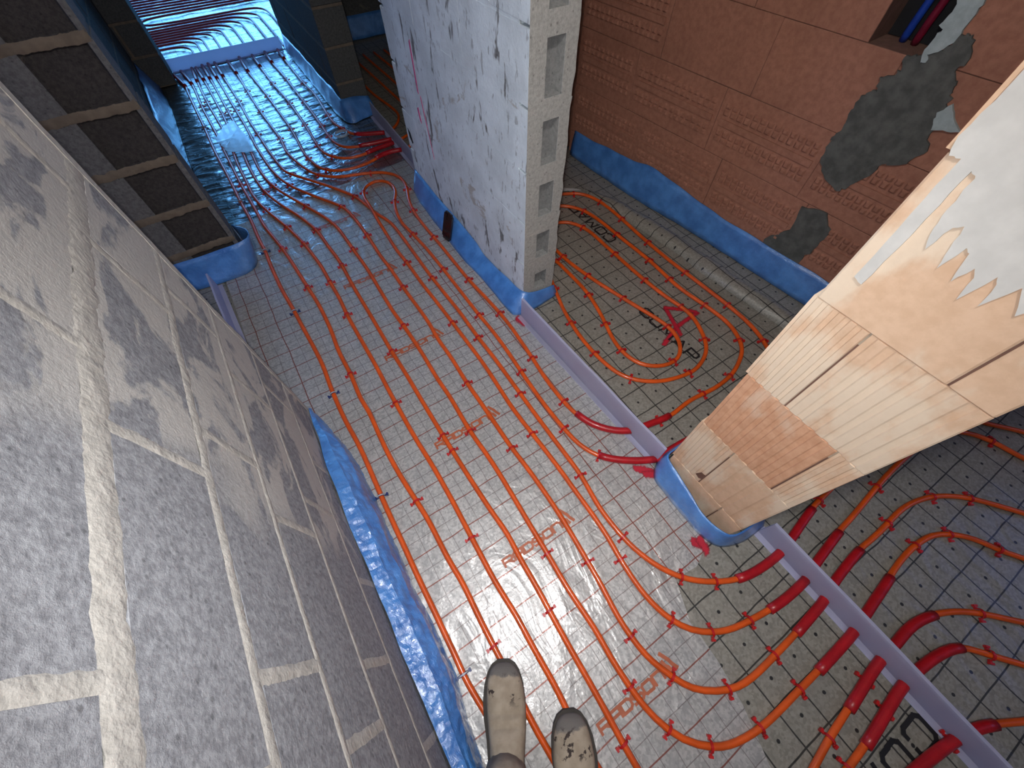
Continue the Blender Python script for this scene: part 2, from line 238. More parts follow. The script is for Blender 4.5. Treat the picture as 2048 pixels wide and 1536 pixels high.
def block_material(name, base, dark, mortar, smear=0.6, speck=90.0, paint=None, smear_from=None):
    m, nt, b = nt_new(name); g = N(nt); p = g.pos()
    f = g.noise(p, speck, 4.0, 0.7); big = g.noise(p, 7.0, 4.0, 0.6)
    col = g.mix(g.step(f, 0.32, 0.68), dark, base)
    pit = g.math('SUBTRACT', 1.0, g.step(g.voro(p, speck * 0.55), 0.08, 0.2))
    col = g.mix(g.math('MULTIPLY', pit, 0.55), col, tuple(c * 0.4 for c in dark))
    if paint:
        st = g.vmath('MULTIPLY', p, (1.0, 1.0, 0.35))
        pt = g.math('MULTIPLY', g.step(g.noise(st, 14.0, 4.0, 0.6, dist=0.4), 0.34, 0.40), g.math('ADD', 0.5, g.math('MULTIPLY', 0.5, g.step(g.noise(st, 55.0, 3.0, 0.6), 0.33, 0.40))))
        col = g.mix(pt, col, g.mix(g.step(big, 0.3, 0.7), paint, tuple(min(1, c * 1.25) for c in paint)))
    sp = g.vmath('MULTIPLY', p, (1.0, 1.0, 1.9)); sm = g.step(g.noise(sp, 4.2, 5.0, 0.6, dist=0.8), 1.12 - smear, 1.18 - smear)
    if smear_from is not None:                      # pointing smeared over the blocks towards the end of the wall
        sm = g.math('MULTIPLY', sm, g.step(g.math('ADD', g.xyz(p)[1], g.math('MULTIPLY', g.noise(p, 3.0, 2.0), 0.5)), smear_from, smear_from + 0.15))
    col = g.mix(g.math('MULTIPLY', sm, 0.85), col, mortar)
    g.set(b.inputs['Base Color'], col)
    b.inputs['Roughness'].default_value = 0.88
    b.inputs['Specular IOR Level'].default_value = 0.2
    h = g.math('ADD', f, g.math('MULTIPLY', big, 0.6))
    g.set(b.inputs['Normal'], g.bump(h, 0.5, 0.004))
    return m

def clay_material(name, base, dark, pale, amount):
    m, nt, b = nt_new(name); g = N(nt); p = g.pos()
    st = g.vmath('MULTIPLY', p, (1.0, 1.6, 0.9))
    f = g.noise(p, 40.0, 4.0, 0.6); big = g.noise(st, 5.0, 5.0, 0.6)
    col = g.mix(g.step(f, 0.3, 0.7), dark, base)
    col = g.mix(g.math('MULTIPLY', g.step(big, amount, amount + 0.14), 0.75), col, pale)
    g.set(b.inputs['Base Color'], col); b.inputs['Roughness'].default_value = 0.85
    b.inputs['Specular IOR Level'].default_value = 0.15
    g.set(b.inputs['Normal'], g.bump(f, 0.35, 0.002))
    return m

def stamped_clay_material(name, base, dark, ax, ay):
    """clay block face with two bands of pressed-in scallops beside a smooth bar; object coords: x along, z up, origin at block corner"""
    m, nt, b = nt_new(name); g = N(nt); p = g.obj(); q = g.xyz(p)
    f = g.noise(p, 45.0, 4.0, 0.6); big = g.noise(p, 4.0, 3.0)
    col = g.mix(g.step(f, 0.3, 0.7), dark, base)
    col = g.mix(g.math('MULTIPLY', g.step(big, 0.5, 0.7), 0.3), col, tuple(c * 0.72 for c in dark))
    g.set(b.inputs['Base Color'], col); b.inputs['Roughness'].default_value = 0.85
    b.inputs['Specular IOR Level'].default_value = 0.15
    g.set(b.inputs['Normal'], g.bump(f, 0.3, 0.002))
    return m

def film_material(name, col, dark, coat=1.0):
    m, nt, b = nt_new(name); g = N(nt); p = g.pos()
    big = g.noise(p, 14.0, 3.0); fine = g.noise(p, 95.0, 4.0, 0.75, dist=0.8)
    g.set(b.inputs['Base Color'], g.mix(g.step(big, 0.3, 0.7), dark, col))
    b.inputs['Roughness'].default_value = 0.30; b.inputs['Coat Weight'].default_value = coat; b.inputs['Coat Roughness'].default_value = 0.16; b.inputs['Coat IOR'].default_value = 1.7
    g.set(b.inputs['Normal'], g.bump(g.math('ADD', big, g.math('MULTIPLY', fine, 0.5)), 0.6, 0.01))
    g.set(b.inputs['Coat Normal'], g.bump(g.math('ADD', g.math('MULTIPLY', big, 0.5), g.math('MULTIPLY', fine, 0.22)), 0.6, 0.010))
    return m

M = dict(
    foil_red=foil_material('foil_red_grid', (0.52, 0.51, 0.50), (0.36, 0.355, 0.35), 'red'),
    foil_black=foil_material('foil_black_grid', (0.31, 0.295, 0.255), (0.22, 0.21, 0.18), 'black'),
    foil_far=foil_material('foil_bare_silver', (0.62, 0.64, 0.66), (0.40, 0.42, 0.44), 'far'),
    screed=plain('screed', (0.30, 0.29, 0.27), 0.9),
    block=block_material('concrete_block', (0.37, 0.375, 0.39), (0.23, 0.232, 0.245), (0.58, 0.555, 0.51), 0.675, smear_from=0.60),
    mortar=plain('mortar', (0.56, 0.53, 0.475), 0.95, var=0.1, scale=60, bump=0.6, dist=0.006),
    painted=block_material('painted_concrete_block', (0.24, 0.24, 0.235), (0.15, 0.15, 0.15), (0.44, 0.42, 0.38), 0.5, paint=(0.62, 0.68, 0.71)),
    raw=block_material('raw_concrete_block', (0.46, 0.45, 0.42), (0.33, 0.325, 0.30), (0.55, 0.51, 0.44), 0.5),
    brown=block_material('brown_concrete_block', (0.062, 0.054, 0.052), (0.036, 0.032, 0.032), (0.15, 0.12, 0.095), 0.45),
    recess_grey=block_material('recess_grey', (0.27, 0.27, 0.26), (0.20, 0.20, 0.195), (0.33, 0.31, 0.28), 0.45),
    darkblock=block_material('dark_concrete_block', (0.11, 0.112, 0.108), (0.07, 0.07, 0.07), (0.17, 0.155, 0.13), 0.45),
    pier_grey=block_material('pier_grey', (0.17, 0.165, 0.165), (0.11, 0.105, 0.108), (0.22, 0.20, 0.17), 0.45),
    tan=plain('tan_mortar', (0.20, 0.155, 0.115), 0.95, bump=0.5, dist=0.005),
    clay=clay_material('clay_block', (0.74, 0.51, 0.35), (0.66, 0.44, 0.29), (0.80, 0.67, 0.52), 0.46),
    clay_orange=clay_material('clay_block_orange', (0.70, 0.40, 0.25), (0.60, 0.32, 0.19), (0.74, 0.55, 0.41), 0.55),
    clay_dark=stamped_clay_material('clay_block_red', (0.42, 0.20, 0.135), (0.33, 0.15, 0.10), 1, 1),
    clay_joint=plain('clay_joint', (0.50, 0.40, 0.30), 0.95, bump=0.4),
    clay_gap=plain('clay_gap', (0.20, 0.10, 0.07), 0.95, bump=0.2),
    plaster=plain('plaster', (0.66, 0.64, 0.60), 0.9, var=0.06, scale=25, bump=0.3),
    plaster_blue=plain('pale_plaster', (0.44, 0.52, 0.52), 0.9, var=0.1, scale=40, bump=0.4),
    wet_mortar=plain('wet_mortar', (0.125, 0.13, 0.12), 0.85, var=0.2, scale=25, bump=0.6, dist=0.006),
    hole_shade=plain('cavity_shade', (0.01, 0.01, 0.012), 1.0, bump=0),  # shade inside holes, put into a near-black colour
    pipe=plain('orange_pipe', (0.80, 0.105, 0.008), 0.40, var=0.12, scale=14, bump=0.05, coat=0.25),
    sleeve=plain('red_sleeve', (0.46, 0.006, 0.012), 0.42, var=0.12, scale=30, bump=0.25, coat=0.15),
    pipe_far=plain('dark_red_pipe', (0.42, 0.02, 0.045), 0.4, var=0.1, bump=0),
    clip=plain('red_clip', (0.55, 0.012, 0.014), 0.4, var=0.1, bump=0),
    clip_blue=plain('blue_clip', (0.015, 0.03, 0.16), 0.4, bump=0),
    clip_white=plain('white_tie', (0.7, 0.7, 0.68), 0.4, bump=0),
    foam=None,
    film=film_material('blue_film', (0.09, 0.30, 0.74), (0.05, 0.19, 0.54)),
    print_red=plain('print_red', (0.47, 0.12, 0.05), 0.5, var=0.1, bump=0),
    print_black=plain('print_black', (0.012, 0.012, 0.014), 0.5, bump=0),
    spray=plain('red_spray_paint', (0.42, 0.008, 0.025), 0.6, var=0.2, scale=70, bump=0),
    pink=plain('pink_marker', (0.75, 0.12, 0.30), 0.6, var=0.1, bump=0),
    paper=plain('white_paper', (0.62, 0.62, 0.60), 0.8, var=0.05, bump=0.1),
    rubber=plain('black_plastic', (0.012, 0.012, 0.015), 0.25, bump=0, coat=0.5),
    clear=plain('milky_plastic', (0.55, 0.60, 0.68), 0.3, var=0.05, bump=0.4, coat=0.6, alpha=0.55),
    blue_hose=plain('blue_hose', (0.012, 0.06, 0.40), 0.4, bump=0),
    red_hose=plain('red_hose', (0.20, 0.008, 0.03), 0.4, bump=0),
)

def foam_material():
    m, nt, b = nt_new('lavender_foam'); g = N(nt); p = g.pos(); f = g.noise(p, 18.0, 3.0)
    b.inputs['Roughness'].default_value = 0.55; b.inputs['Coat Weight'].default_value = 0.15
    col = g.mix(g.step(f, 0.3, 0.7), (0.66, 0.64, 0.84), (0.72, 0.70, 0.88)); g.set(b.inputs['Base Color'], col)
    t = g.node('ShaderNodeBsdfTranslucent'); g.set(t.inputs[0], (0.82, 0.88, 1.0))           # closed-cell foam lets light through
    mx = g.node('ShaderNodeMixShader'); mx.inputs[0].default_value = 0.58
    nt.links.new(b.outputs[0], mx.inputs[1]); nt.links.new(t.outputs[0], mx.inputs[2])
    nt.links.new(mx.outputs[0], [n for n in nt.nodes if n.type == 'OUTPUT_MATERIAL'][0].inputs[0]); return m
M['foam'] = foam_material()
def spray_material():
    m, nt, b = nt_new('red_spray_paint'); g = N(nt); p = g.pos()
    e = g.node('ShaderNodeAttribute'); e.attribute_name = 'edge'
    n = g.noise(p, 180.0, 3.0, 0.7)
    g.set(b.inputs['Base Color'], (0.45, 0.008, 0.028)); b.inputs['Roughness'].default_value = 0.6
    g.set(b.inputs['Alpha'], g.step(g.math('ADD', e.outputs['Fac'], g.math('MULTIPLY', g.math('SUBTRACT', n, 0.5), 0.9)), 0.12, 0.75)); return m
M['spray'] = spray_material()

# ------------------------------------------------------------------ mesh helpers
def link(name, me, mat, parent=None):
    o = bpy.data.objects.new(name, me); COL.objects.link(o)
    if mat is not None and not me.materials: me.materials.append(M[mat] if isinstance(mat, str) else mat)
    if parent is not None: o.parent = parent
    return o
def mesh(name, verts, faces, mat, parent=None, smooth=False):
    me = bpy.data.meshes.new(name); me.from_pydata([tuple(v) for v in verts], [], faces)
    if smooth: me.polygons.foreach_set('use_smooth', [True] * len(me.polygons))
    me.update(); return link(name, me, mat, parent)
def from_bm(name, bm, mat, parent=None, smooth=False):
    me = bpy.data.meshes.new(name); bm.normal_update(); bm.to_mesh(me); bm.free()
    if smooth: me.polygons.foreach_set('use_smooth', [True] * len(me.polygons))
    return link(name, me, mat, parent)
def tag(o, label=None, cat=None, group=None, kind=None):
    if label: o['label'] = label
    if cat: o['category'] = cat
    if group: o['group'] = group
    if kind: o['kind'] = kind
    return o
def struct(o): o['kind'] = 'structure'; return o
def empty(name, loc=(0, 0, 0)):
    o = bpy.data.objects.new(name, None); o.location = loc; o.empty_display_size = 0.05; COL.objects.link(o); return o
BOXF = [(0, 3, 2, 1), (4, 5, 6, 7), (0, 1, 5, 4), (1, 2, 6, 5), (2, 3, 7, 6), (3, 0, 4, 7)]
def box(name, lo, hi, mat, parent=None):
    x0, y0, z0 = lo; x1, y1, z1 = hi
    return mesh(name, [(x0, y0, z0), (x1, y0, z0), (x1, y1, z0), (x0, y1, z0), (x0, y0, z1), (x1, y0, z1), (x1, y1, z1), (x0, y1, z1)], BOXF, mat, parent)
def multibox(name, boxes, mat, parent=None):
    v, f = [], []
    for lo, hi in boxes:
        n = len(v); x0, y0, z0 = lo; x1, y1, z1 = hi
        v += [(x0, y0, z0), (x1, y0, z0), (x1, y1, z0), (x0, y1, z0), (x0, y0, z1), (x1, y0, z1), (x1, y1, z1), (x0, y1, z1)]
        f += [tuple(i + n for i in q) for q in BOXF]
    return mesh(name, v, f, mat, parent)
def chamfer_box(name, lo, hi, mat, parent=None, c=0.004, jit=0.0):
    bm = bmesh.new(); bmesh.ops.create_cube(bm, size=1.0)
    ce = (Vector(lo) + Vector(hi)) / 2; sz = Vector(hi) - Vector(lo)
    for v in bm.verts:
        v.co = Vector((ce.x + v.co.x * sz.x, ce.y + v.co.y * sz.y, ce.z + v.co.z * sz.z)) + Vector((random.uniform(-jit, jit) for _ in range(3)))
    bmesh.ops.bevel(bm, geom=list(bm.edges), offset=c, segments=1, affect='EDGES')
    return from_bm(name, bm, mat, parent)
def catmull(pts, step=0.03):
    P = [Vector(p) for p in pts]; out = []
    for i in range(len(P) - 1):
        p1, p2 = P[i], P[i + 1]; p0 = P[i - 1] if i else p1 * 2 - p2; p3 = P[i + 2] if i + 2 < len(P) else p2 * 2 - p1
        n = max(1, int((p2 - p1).length / step))
        for k in range(n):
            t = k / n
            out.append(0.5 * ((2 * p1) + (p2 - p0) * t + (2 * p0 - 5 * p1 + 4 * p2 - p3) * t * t + (3 * p1 - p0 - 3 * p2 + p3) * t ** 3))
    out.append(P[-1]); return out
def smooth_path(p, it=3):
    for _ in range(it): p = [p[0]] + [p[i] * 0.5 + (p[i - 1] + p[i + 1]) * 0.25 for i in range(1, len(p) - 1)] + [p[-1]]
    return p
def tube_data(path, r, sides=8, caps=True):
    v, f = [], []; n = len(path)
    for i, p in enumerate(path):
        t = (path[min(i + 1, n - 1)] - path[max(i - 1, 0)]).normalized()
        s = t.cross(Vector((0, 0, 1)))
        if s.length < 1e-4: s = t.cross(Vector((1, 0, 0)))
        s.normalize(); u = s.cross(t)
        rr = r(i) if callable(r) else r
        for k in range(sides):
            a = 2 * math.pi * k / sides; v.append(p + (s * math.cos(a) + u * math.sin(a)) * rr)
    for i in range(n - 1):
        for k in range(sides):
            a, b = i * sides + k, i * sides + (k + 1) % sides
            f.append((a, a + sides, b + sides, b))
    if caps: f += [tuple(range(sides)), tuple(reversed(range((n - 1) * sides, n * sides)))]
    return v, f
def tube(name, path, r, mat, parent=None, sides=8):
    v, f = tube_data(path, r, sides); return mesh(name, v, f, mat, parent, True)
def plate(name, outline, to3d, depth, mat, parent=None, back=-0.001):
    """irregular flat patch: outline in 2D, to3d(a, b, d) -> point, d = distance out of the surface"""
    n = len(outline); v = [to3d(a, b, depth) for a, b in outline] + [to3d(a, b, back) for a, b in outline]
    f = [tuple(t) for t in tessellate_polygon([[Vector((a, b, 0)) for a, b in outline]])]
    f += [(i, (i + 1) % n, n + (i + 1) % n, n + i) for i in range(n)]
    o = mesh(name, v, f, mat, parent)
    bm = bmesh.new(); bm.from_mesh(o.data); bmesh.ops.recalc_face_normals(bm, faces=bm.faces); bm.to_mesh(o.data); bm.free(); return o
def rough_outline(pts, n=4, amp=0.006):
    out = []
    for i, p in enumerate(pts):
        q = pts[(i + 1) % len(pts)]
        for k in range(n):
            t = k / n; a = amp if k else 0
            out.append((p[0] + (q[0] - p[0]) * t + random.uniform(-a, a), p[1] + (q[1] - p[1]) * t + random.uniform(-a, a)))
    return out

# ------------------------------------------------------------------ floor and foil sheets
struct(box('floor', (-3.2, -3.0, -0.14), (4.4, 10.2, -0.016), 'screed'))
struct(box('ceiling', (-3.2, -3.0, 2.5), (4.4, 10.2, 2.62), 'plaster'))

def sheet(name, poly, z, mat, label, cat='foil sheet'):
    f = []
    for t in tessellate_polygon([[Vector((x, y, 0)) for x, y in poly]]):
        a, b, c = (Vector(poly[k]) for k in t); f.append(tuple(t) if (b - a).cross(c - a) > 0 else tuple(reversed(t)))
    return tag(mesh(name, [(x, y, z) for x, y in poly], f, mat), label, cat)
red_sheet = sheet('foil_sheet', [(-0.292, -2.0), (0.33, -2.0), (0.40, -0.62), (0.44, -0.50), (0.46, -0.39), (0.466, -0.27), (0.513, -0.165), (0.60, -0.175), (0.66, -0.15), (0.715, -0.13), (0.735, 1.05), (0.752, 1.10), (0.755, 2.27), (0.86, 2.30), (0.86, 2.62), (-0.468, 2.50), (-0.468, 2.31), (-0.27, 2.30), (-0.27, 2.16), (-0.43, 2.14), (-0.43, 1.08), (-0.292, 1.06)], 0.0, 'foil_red',
    'silver floor foil printed with a red-brown grid and repeated red lettering')
black_near = sheet('foil_sheet', [(0.28, -2.0), (0.855, -2.0), (0.855, -0.12), (0.40, -0.12)], -0.0026, 'foil_black',
    'grey floor foil with black grid between the red-grid foil and the long lavender strip')
black_right = sheet('foil_sheet', [(0.865, -2.6), (3.8, -2.6), (3.8, -0.17), (0.865, -0.17)], -0.0026, 'foil_black',
    'grey floor foil with black grid in the dim room past the lavender strip')
black_bath = sheet('foil_sheet', [(0.745, 0.14), (1.93, 0.14), (1.93, 0.35), (1.80, 2.09), (1.80, 2.16), (0.93, 2.16), (0.93, 1.10), (0.745, 1.10)], -0.0026, 'foil_black',
    'grey floor foil with black grid and black lettering under the coiled pipe loop')
left_sheet = sheet('foil_sheet', [(-2.4, 1.08), (-0.44, 1.08), (-0.44, 2.14), (-2.4, 2.14)], -0.0026, 'foil_black',
    'grey gridded floor foil beyond the small strip beside the brown block pier')
def crumple(name, x0, x1, y0, y1, nx, ny, z, amp, mat, label, edge=0.05):
    v, f = [], []
    for j in range(ny + 1):
        for i in range(nx + 1):
            x = x0 + (x1 - x0) * i / nx; y = y0 + (y1 - y0) * j / ny
            q = Vector((x * 5 + 0.8 * math.sin(y * 2), y * 14, 0.3)); h = 0.75 - 2.2 * abs(noise.noise(q)) + 0.35 * noise.noise(q * 2.3)
            h2 = noise.noise(Vector((x * 3, y * 3, 5)))
            v.append((x, y, z + amp * (0.6 * h + 0.5 * h2 + 0.35)))
    for j in range(ny):
        for i in range(nx):
            a = j * (nx + 1) + i; f.append((a, a + 1, a + nx + 2, a + nx + 1))
    return tag(mesh(name, v, f, mat, None, True), label, 'foil sheet')
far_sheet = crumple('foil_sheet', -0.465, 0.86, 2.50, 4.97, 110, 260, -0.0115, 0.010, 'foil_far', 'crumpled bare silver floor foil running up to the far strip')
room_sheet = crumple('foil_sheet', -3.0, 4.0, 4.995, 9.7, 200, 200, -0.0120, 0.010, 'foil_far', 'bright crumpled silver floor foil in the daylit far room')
door_sheet = sheet('foil_sheet', [(0.87, 2.28), (3.6, 2.28), (3.6, 4.7), (0.87, 4.7)], -0.0026, 'foil_black', 'dark floor foil in the room behind the second doorway')

# ------------------------------------------------------------------ printed lettering
GLYPH = {
 'R': (1.0, [[(0, 0), (0, 1), (.85, 1), (1, .85), (1, .55), (.85, .42), (0, .42)], [(.55, .42), (1, 0)]]),
 'A': (1.0, [[(0, 0), (0, .8), (.2, 1), (1, 1), (1, 0)], [(0, .4), (1, .4)]]),
 'D': (1.0, [[(0, 0), (0, 1), (.75, 1), (1, .78), (1, .22), (.75, 0), (0, 0)]]),
 'S': (1.0, [[(1, 1), (.12, 1), (0, .88), (0, .62), (.12, .52), (.88, .48), (1, .38), (1, .12), (.88, 0), (0, 0)]]),
 'O': (1.0, [[(.5, 0), (.15, 0), (0, .15), (0, .85), (.15, 1), (.85, 1), (1, .85), (1, .15), (.85, 0), (.5, 0)]]),
 'N': (1.0, [[(0, 0), (0, 1), (.75, 1), (1, .78), (1, 0)]]),
 'C': (1.0, [[(1, .72), (1, .88), (.85, 1), (.15, 1), (0, .85), (0, .15), (.15, 0), (.85, 0), (1, .12), (1, .28)]]),
 'M': (1.25, [[(0, 0), (.12, 1), (.5, .3), (.88, 1), (1, 0)]]),
 'a': (1.1, [[(0, 0), (.5, 1), (1, 0)], [(.3, .3), (.7, .3)]]),
 'P': (1.0, [[(0, 0), (0, 1), (.85, 1), (1, .85), (1, .52), (.85, .4), (0, .4)]]),
}
def stroke_faces(v, f, pts, half, z):
    for i in range(len(pts) - 1):
        a, b = Vector(pts[i]), Vector(pts[i + 1]); d = (b - a)
        if d.length < 1e-6: continue
        d.normalize(); s = Vector((-d.y, d.x)) * half; a2, b2 = a - d * half * 0.8, b + d * half * 0.8; n = len(v)
        z += 0.00006 * (i + 1)
        v += [(*(a2 - s), z), (*(b2 - s), z), (*(b2 + s), z), (*(a2 + s), z)]; f.append((n, n + 1, n + 2, n + 3))
def lettering(text, origin, ux, uy, width, height, gap, half, mat, parent, z=0.0012, extra=None):
    v, f = [], []; o = Vector(origin); ux = Vector(ux); uy = Vector(uy); x = 0.0
    for ch in text:
        wd, strokes = GLYPH[ch]
        for s in strokes:
            pts = [o + ux * (x + px * width * wd) + uy * (py * height) for px, py in s]
            stroke_faces(v, f, pts, half, z)
            z += 0.00007
        z -= 0.00007 * (len(strokes) - 1)
        x += width * wd + gap
    if extra:
        for s in extra: stroke_faces(v, f, [o + ux * px + uy * py for px, py in s], half * 1.4, z)
    return mesh('printed_lettering', v, f, mat, parent)
WAVES = [[(0.246, 0.0), (0.243, 0.010), (0.237, 0.018)],
         [(0.262, 0.0), (0.258, 0.012), (0.252, 0.020), (0.250, 0.032)],
         [(0.279, 0.0), (0.273, 0.013), (0.270, 0.026), (0.262, 0.042), (0.258, 0.050)]]
for yb in (2.215, 1.684, 1.157, 0.660, 0.163, -0.334, -0.834, -1.334):
    lettering('RADSON', (0.068, yb), (1, 0), (0, 1), 0.0325, 0.0235, 0.0075, 0.0038, 'print_red', red_sheet, 0.0012, WAVES)
lettering('COMaP', (1.462, 1.235), (0, 1), (-1, 0), 0.056, 0.052, 0.018, 0.0046, 'print_black', black_bath, 0.0)
lettering('COMaP', (1.20, 0.765), (0, -1), (1, 0), 0.052, 0.05, 0.016, 0.0046, 'print_black', black_bath, 0.0)
lettering('COMaP', (0.830, -0.765), (-1, 0), (0, -1), 0.072, 0.065, 0.028, 0.006, 'print_black', black_near, 0.0)

def spray(name, strokes, half, label, z):
    v, f, e = [], [], []
    for s in strokes:
        p = catmull([Vector((x, y, 0)) for x, y in s], 0.008); d0 = (p[1] - p[0]).normalized() * half; d1 = (p[-1] - p[-2]).normalized() * half
        p = [p[0] - d0] + p + [p[-1] + d1]; n0 = len(v); last = len(p) - 1
        for i, q in enumerate(p):
            t = (p[min(i + 1, last)] - p[max(i - 1, 0)]).normalized(); sd = Vector((-t.y, t.x, 0)); up = Vector((0, 0, z))
            hw = half * (1.35 + 0.4 * noise.noise(Vector((q.x * 60, q.y * 60, z * 1e3)))); c = 0.0 if i in (0, last) else 1.0
            v += [tuple(q + sd * hw + up), tuple(q + up), tuple(q - sd * hw + up)]; e += [0.0, c, 0.0]
        for i in range(last):
            a = n0 + 3 * i; f += [(a, a + 1, a + 4, a + 3), (a + 1, a + 2, a + 5, a + 4)]
        z += 0.0003
    o = mesh(name, v, f, 'spray'); at = o.data.attributes.new('edge', 'FLOAT', 'POINT'); at.data.foreach_set('value', e)
    return tag(o, label, 'paint mark')
spray('paint_mark', [[(1.16, 0.555), (1.215, 0.575), (1.30, 0.60), (1.43, 0.61)], [(1.325, 0.715), (1.30, 0.65), (1.265, 0.555)], [(1.325, 0.715), (1.37, 0.675), (1.43, 0.615)]], 0.013,
      'red sprayed letter A on the foil inside the coiled pipe loop', 0.0006)
spray('paint_mark', [[(0.688, 1.045), (0.70, 1.005)]], 0.022, 'small red paint blot at the foot of the concrete wall end', 0.0020)
spray('paint_mark', [[(0.655, 0.185), (0.70, 0.145)], [(0.67, 0.15), (0.70, 0.13)]], 0.016, 'red paint blot beside the far side of the clay pillar foot', 0.0020)
spray('paint_mark', [[(0.645, -0.115), (0.668, -0.150)], [(0.668, -0.12), (0.66, -0.16)]], 0.017, 'red paint blot at the near corner of the clay pillar foot', 0.0020)
# ------------------------------------------------------------------ walls built of blocks
def recess_box(name, lo, hi, mat, parent, face, rect, depth, mat2=None):
    """box with one recessed panel; face 'x' = +x end, 'y' = -y face; rect in the two other axes"""
    if face == 'x': conv = lambda a, b, d: (hi[0] - d, a, b); A0, A1 = lo[1], hi[1]; D = hi[0] - lo[0]
    else: conv = lambda a, b, d: (a, lo[1] + d, b); A0, A1 = lo[0], hi[0]; D = hi[1] - lo[1]
    B0, B1 = lo[2], hi[2]; a0, a1, b0, b1 = rect; s = 0.006
    ring = lambda p0, p1, q0, q1, d: [conv(p0, q0, d), conv(p1, q0, d), conv(p1, q1, d), conv(p0, q1, d)]
    v = ring(A0, A1, B0, B1, D) + ring(A0, A1, B0, B1, 0) + ring(a0, a1, b0, b1, 0) + ring(a0 + s, a1 - s, b0 + s, b1 - s, depth)
    f = [(0, 1, 2, 3)]
    for k in range(3):
        for i in range(4): f.append((k * 4 + i, k * 4 + (i + 1) % 4, k * 4 + 4 + (i + 1) % 4, k * 4 + 4 + i))
    f.append((12, 13, 14, 15))
    o = mesh(name, v, f, mat, parent)
    if mat2:
        o.data.materials.append(M[mat2])
        for p in o.data.polygons:
            if p.index >= 9: p.material_index = 1
    bm = bmesh.new(); bm.from_mesh(o.data); bmesh.ops.recalc_face_normals(bm, faces=bm.faces); bm.to_mesh(o.data); bm.free()
    return o
def block_wall(name, origin, rot, length, thick, joints, heads, mat, mortar, proud=0.003, jit=0.002, top=2.5, make=None, chamfer=0.004, cut=None, inset_end=0.004, gap=0.006):
    """wall core (mortar) with one child per block. local x along the wall, y into it, z up, visible face y = 0"""
    boxes = [((inset_end, proud, 0.0), (length - inset_end, thick - proud, joints[-1][0]))]
    if cut: boxes = cut
    wall = struct(multibox(name, boxes, mortar))
    wall.location = (origin[0], origin[1], 0); wall.rotation_euler = (0, 0, rot)
    for k in range(len(joints) - 1):
        z0 = joints[k][0] + joints[k][1] / 2; z1 = joints[k + 1][0] - joints[k + 1][1] / 2
        hs = sorted(h for h in heads(k) if 0.03 < h < length - 0.03); edges = [0.0] + hs + [length]
        for i in range(len(edges) - 1):
            a = edges[i] + (gap if i else 0); b = edges[i + 1] - (gap if i < len(edges) - 2 else 0)
            lo = (a, random.uniform(0, jit), z0); hi = (b, thick - random.uniform(0, jit), z1)
            o = make(wall, k, i, len(edges) - 1, lo, hi) if make else None
            if o is None: chamfer_box('block', lo, hi, mat, wall, chamfer, jit * 0.5)
    z = joints[-1][0]
    if top > z + 0.05: box('upper_courses', (0, 0.0005, z + 0.006), (length, thick, top), mat, wall)
    return wall
def bond(length, block, off_even, off_odd):
    def h(k):
        o = off_odd if k % 2 else off_even
        return [o + block * i for i in range(-4, int(length / block) + 5)]
    return h
PI = math.pi

# near wall on the left, seen from very close
Y0 = -2.0
def heads_left(k):
    at = {0: 0.32, 1: 0.115, 2: 0.008, 3: 0.128, 4: 0.43, 5: 0.145}.get(k, 0.43 if k % 2 == 0 else 0.145)
    return [at - Y0 + 0.40 * i for i in range(-7, 4)]
wl = block_wall('wall_left', (-0.293, Y0), PI / 2, 1.07 - Y0, 0.14,
           [(0.06, 0.014), (0.255, 0.012), (0.45, 0.012), (0.645, 0.013), (0.828, 0.017), (1.022, 0.030), (1.222, 0.018), (1.42, 0.014), (1.62, 0.014)],
           heads_left, 'block', 'mortar', proud=0.0035, jit=0.0006, chamfer=0.003)

def mortar_strip(parent, vertical, c, a0, a1, width, mat='mortar'):
    """hand-struck mortar joint: a lumpy strip a little proud of the blocks"""
    n = max(3, int((a1 - a0) / 0.006)); v, f = [], []
    for i in range(n + 1):
        t = a0 + (a1 - a0) * i / n; q = noise.noise(Vector((t * 38, c * 9, 1))); q2 = noise.noise(Vector((t * 38, c * 9, 7))); q3 = noise.noise(Vector((t * 11, c * 9, 3)))
        q += 0.6 * noise.noise(Vector((t * 120, c, 1))); q2 += 0.6 * noise.noise(Vector((t * 120, c, 4)))
        lo, hi = c - width * (0.66 + 0.20 * q + 0.10 * q3), c + width * (0.66 + 0.20 * q2 - 0.10 * q3)
        for s, d in ((lo, 0.0006), (lo * 0.85 + hi * 0.15, -0.0007), (lo * 0.15 + hi * 0.85, -0.0007), (hi, 0.0006)):
            v.append((s, d + 0.0003, t) if vertical else (t, d, s))
    for i in range(n):
        for k in range(3): a = 4 * i + k; f.append((a, a + 4, a + 5, a + 1) if not vertical else (a, a + 1, a + 5, a + 4))
    return mesh('mortar_joint', v, f, mat, parent, True)
LJ = [(0.06, 0.014), (0.255, 0.012), (0.45, 0.012), (0.645, 0.013), (0.828, 0.017), (1.022, 0.030), (1.222, 0.018), (1.42, 0.014), (1.62, 0.014)]
for k, (z, t) in enumerate(LJ): mortar_strip(wl, False, z, 0.01, 1.07 - Y0 - 0.004, t)
for k in range(len(LJ) - 1):
    for s in heads_left(k):
        if 0.05 < s < 1.07 - Y0 - 0.05: mortar_strip(wl, True, s, LJ[k][0] + 0.3 * LJ[k][1], LJ[k + 1][0] - 0.3 * LJ[k + 1][1], 0.017)
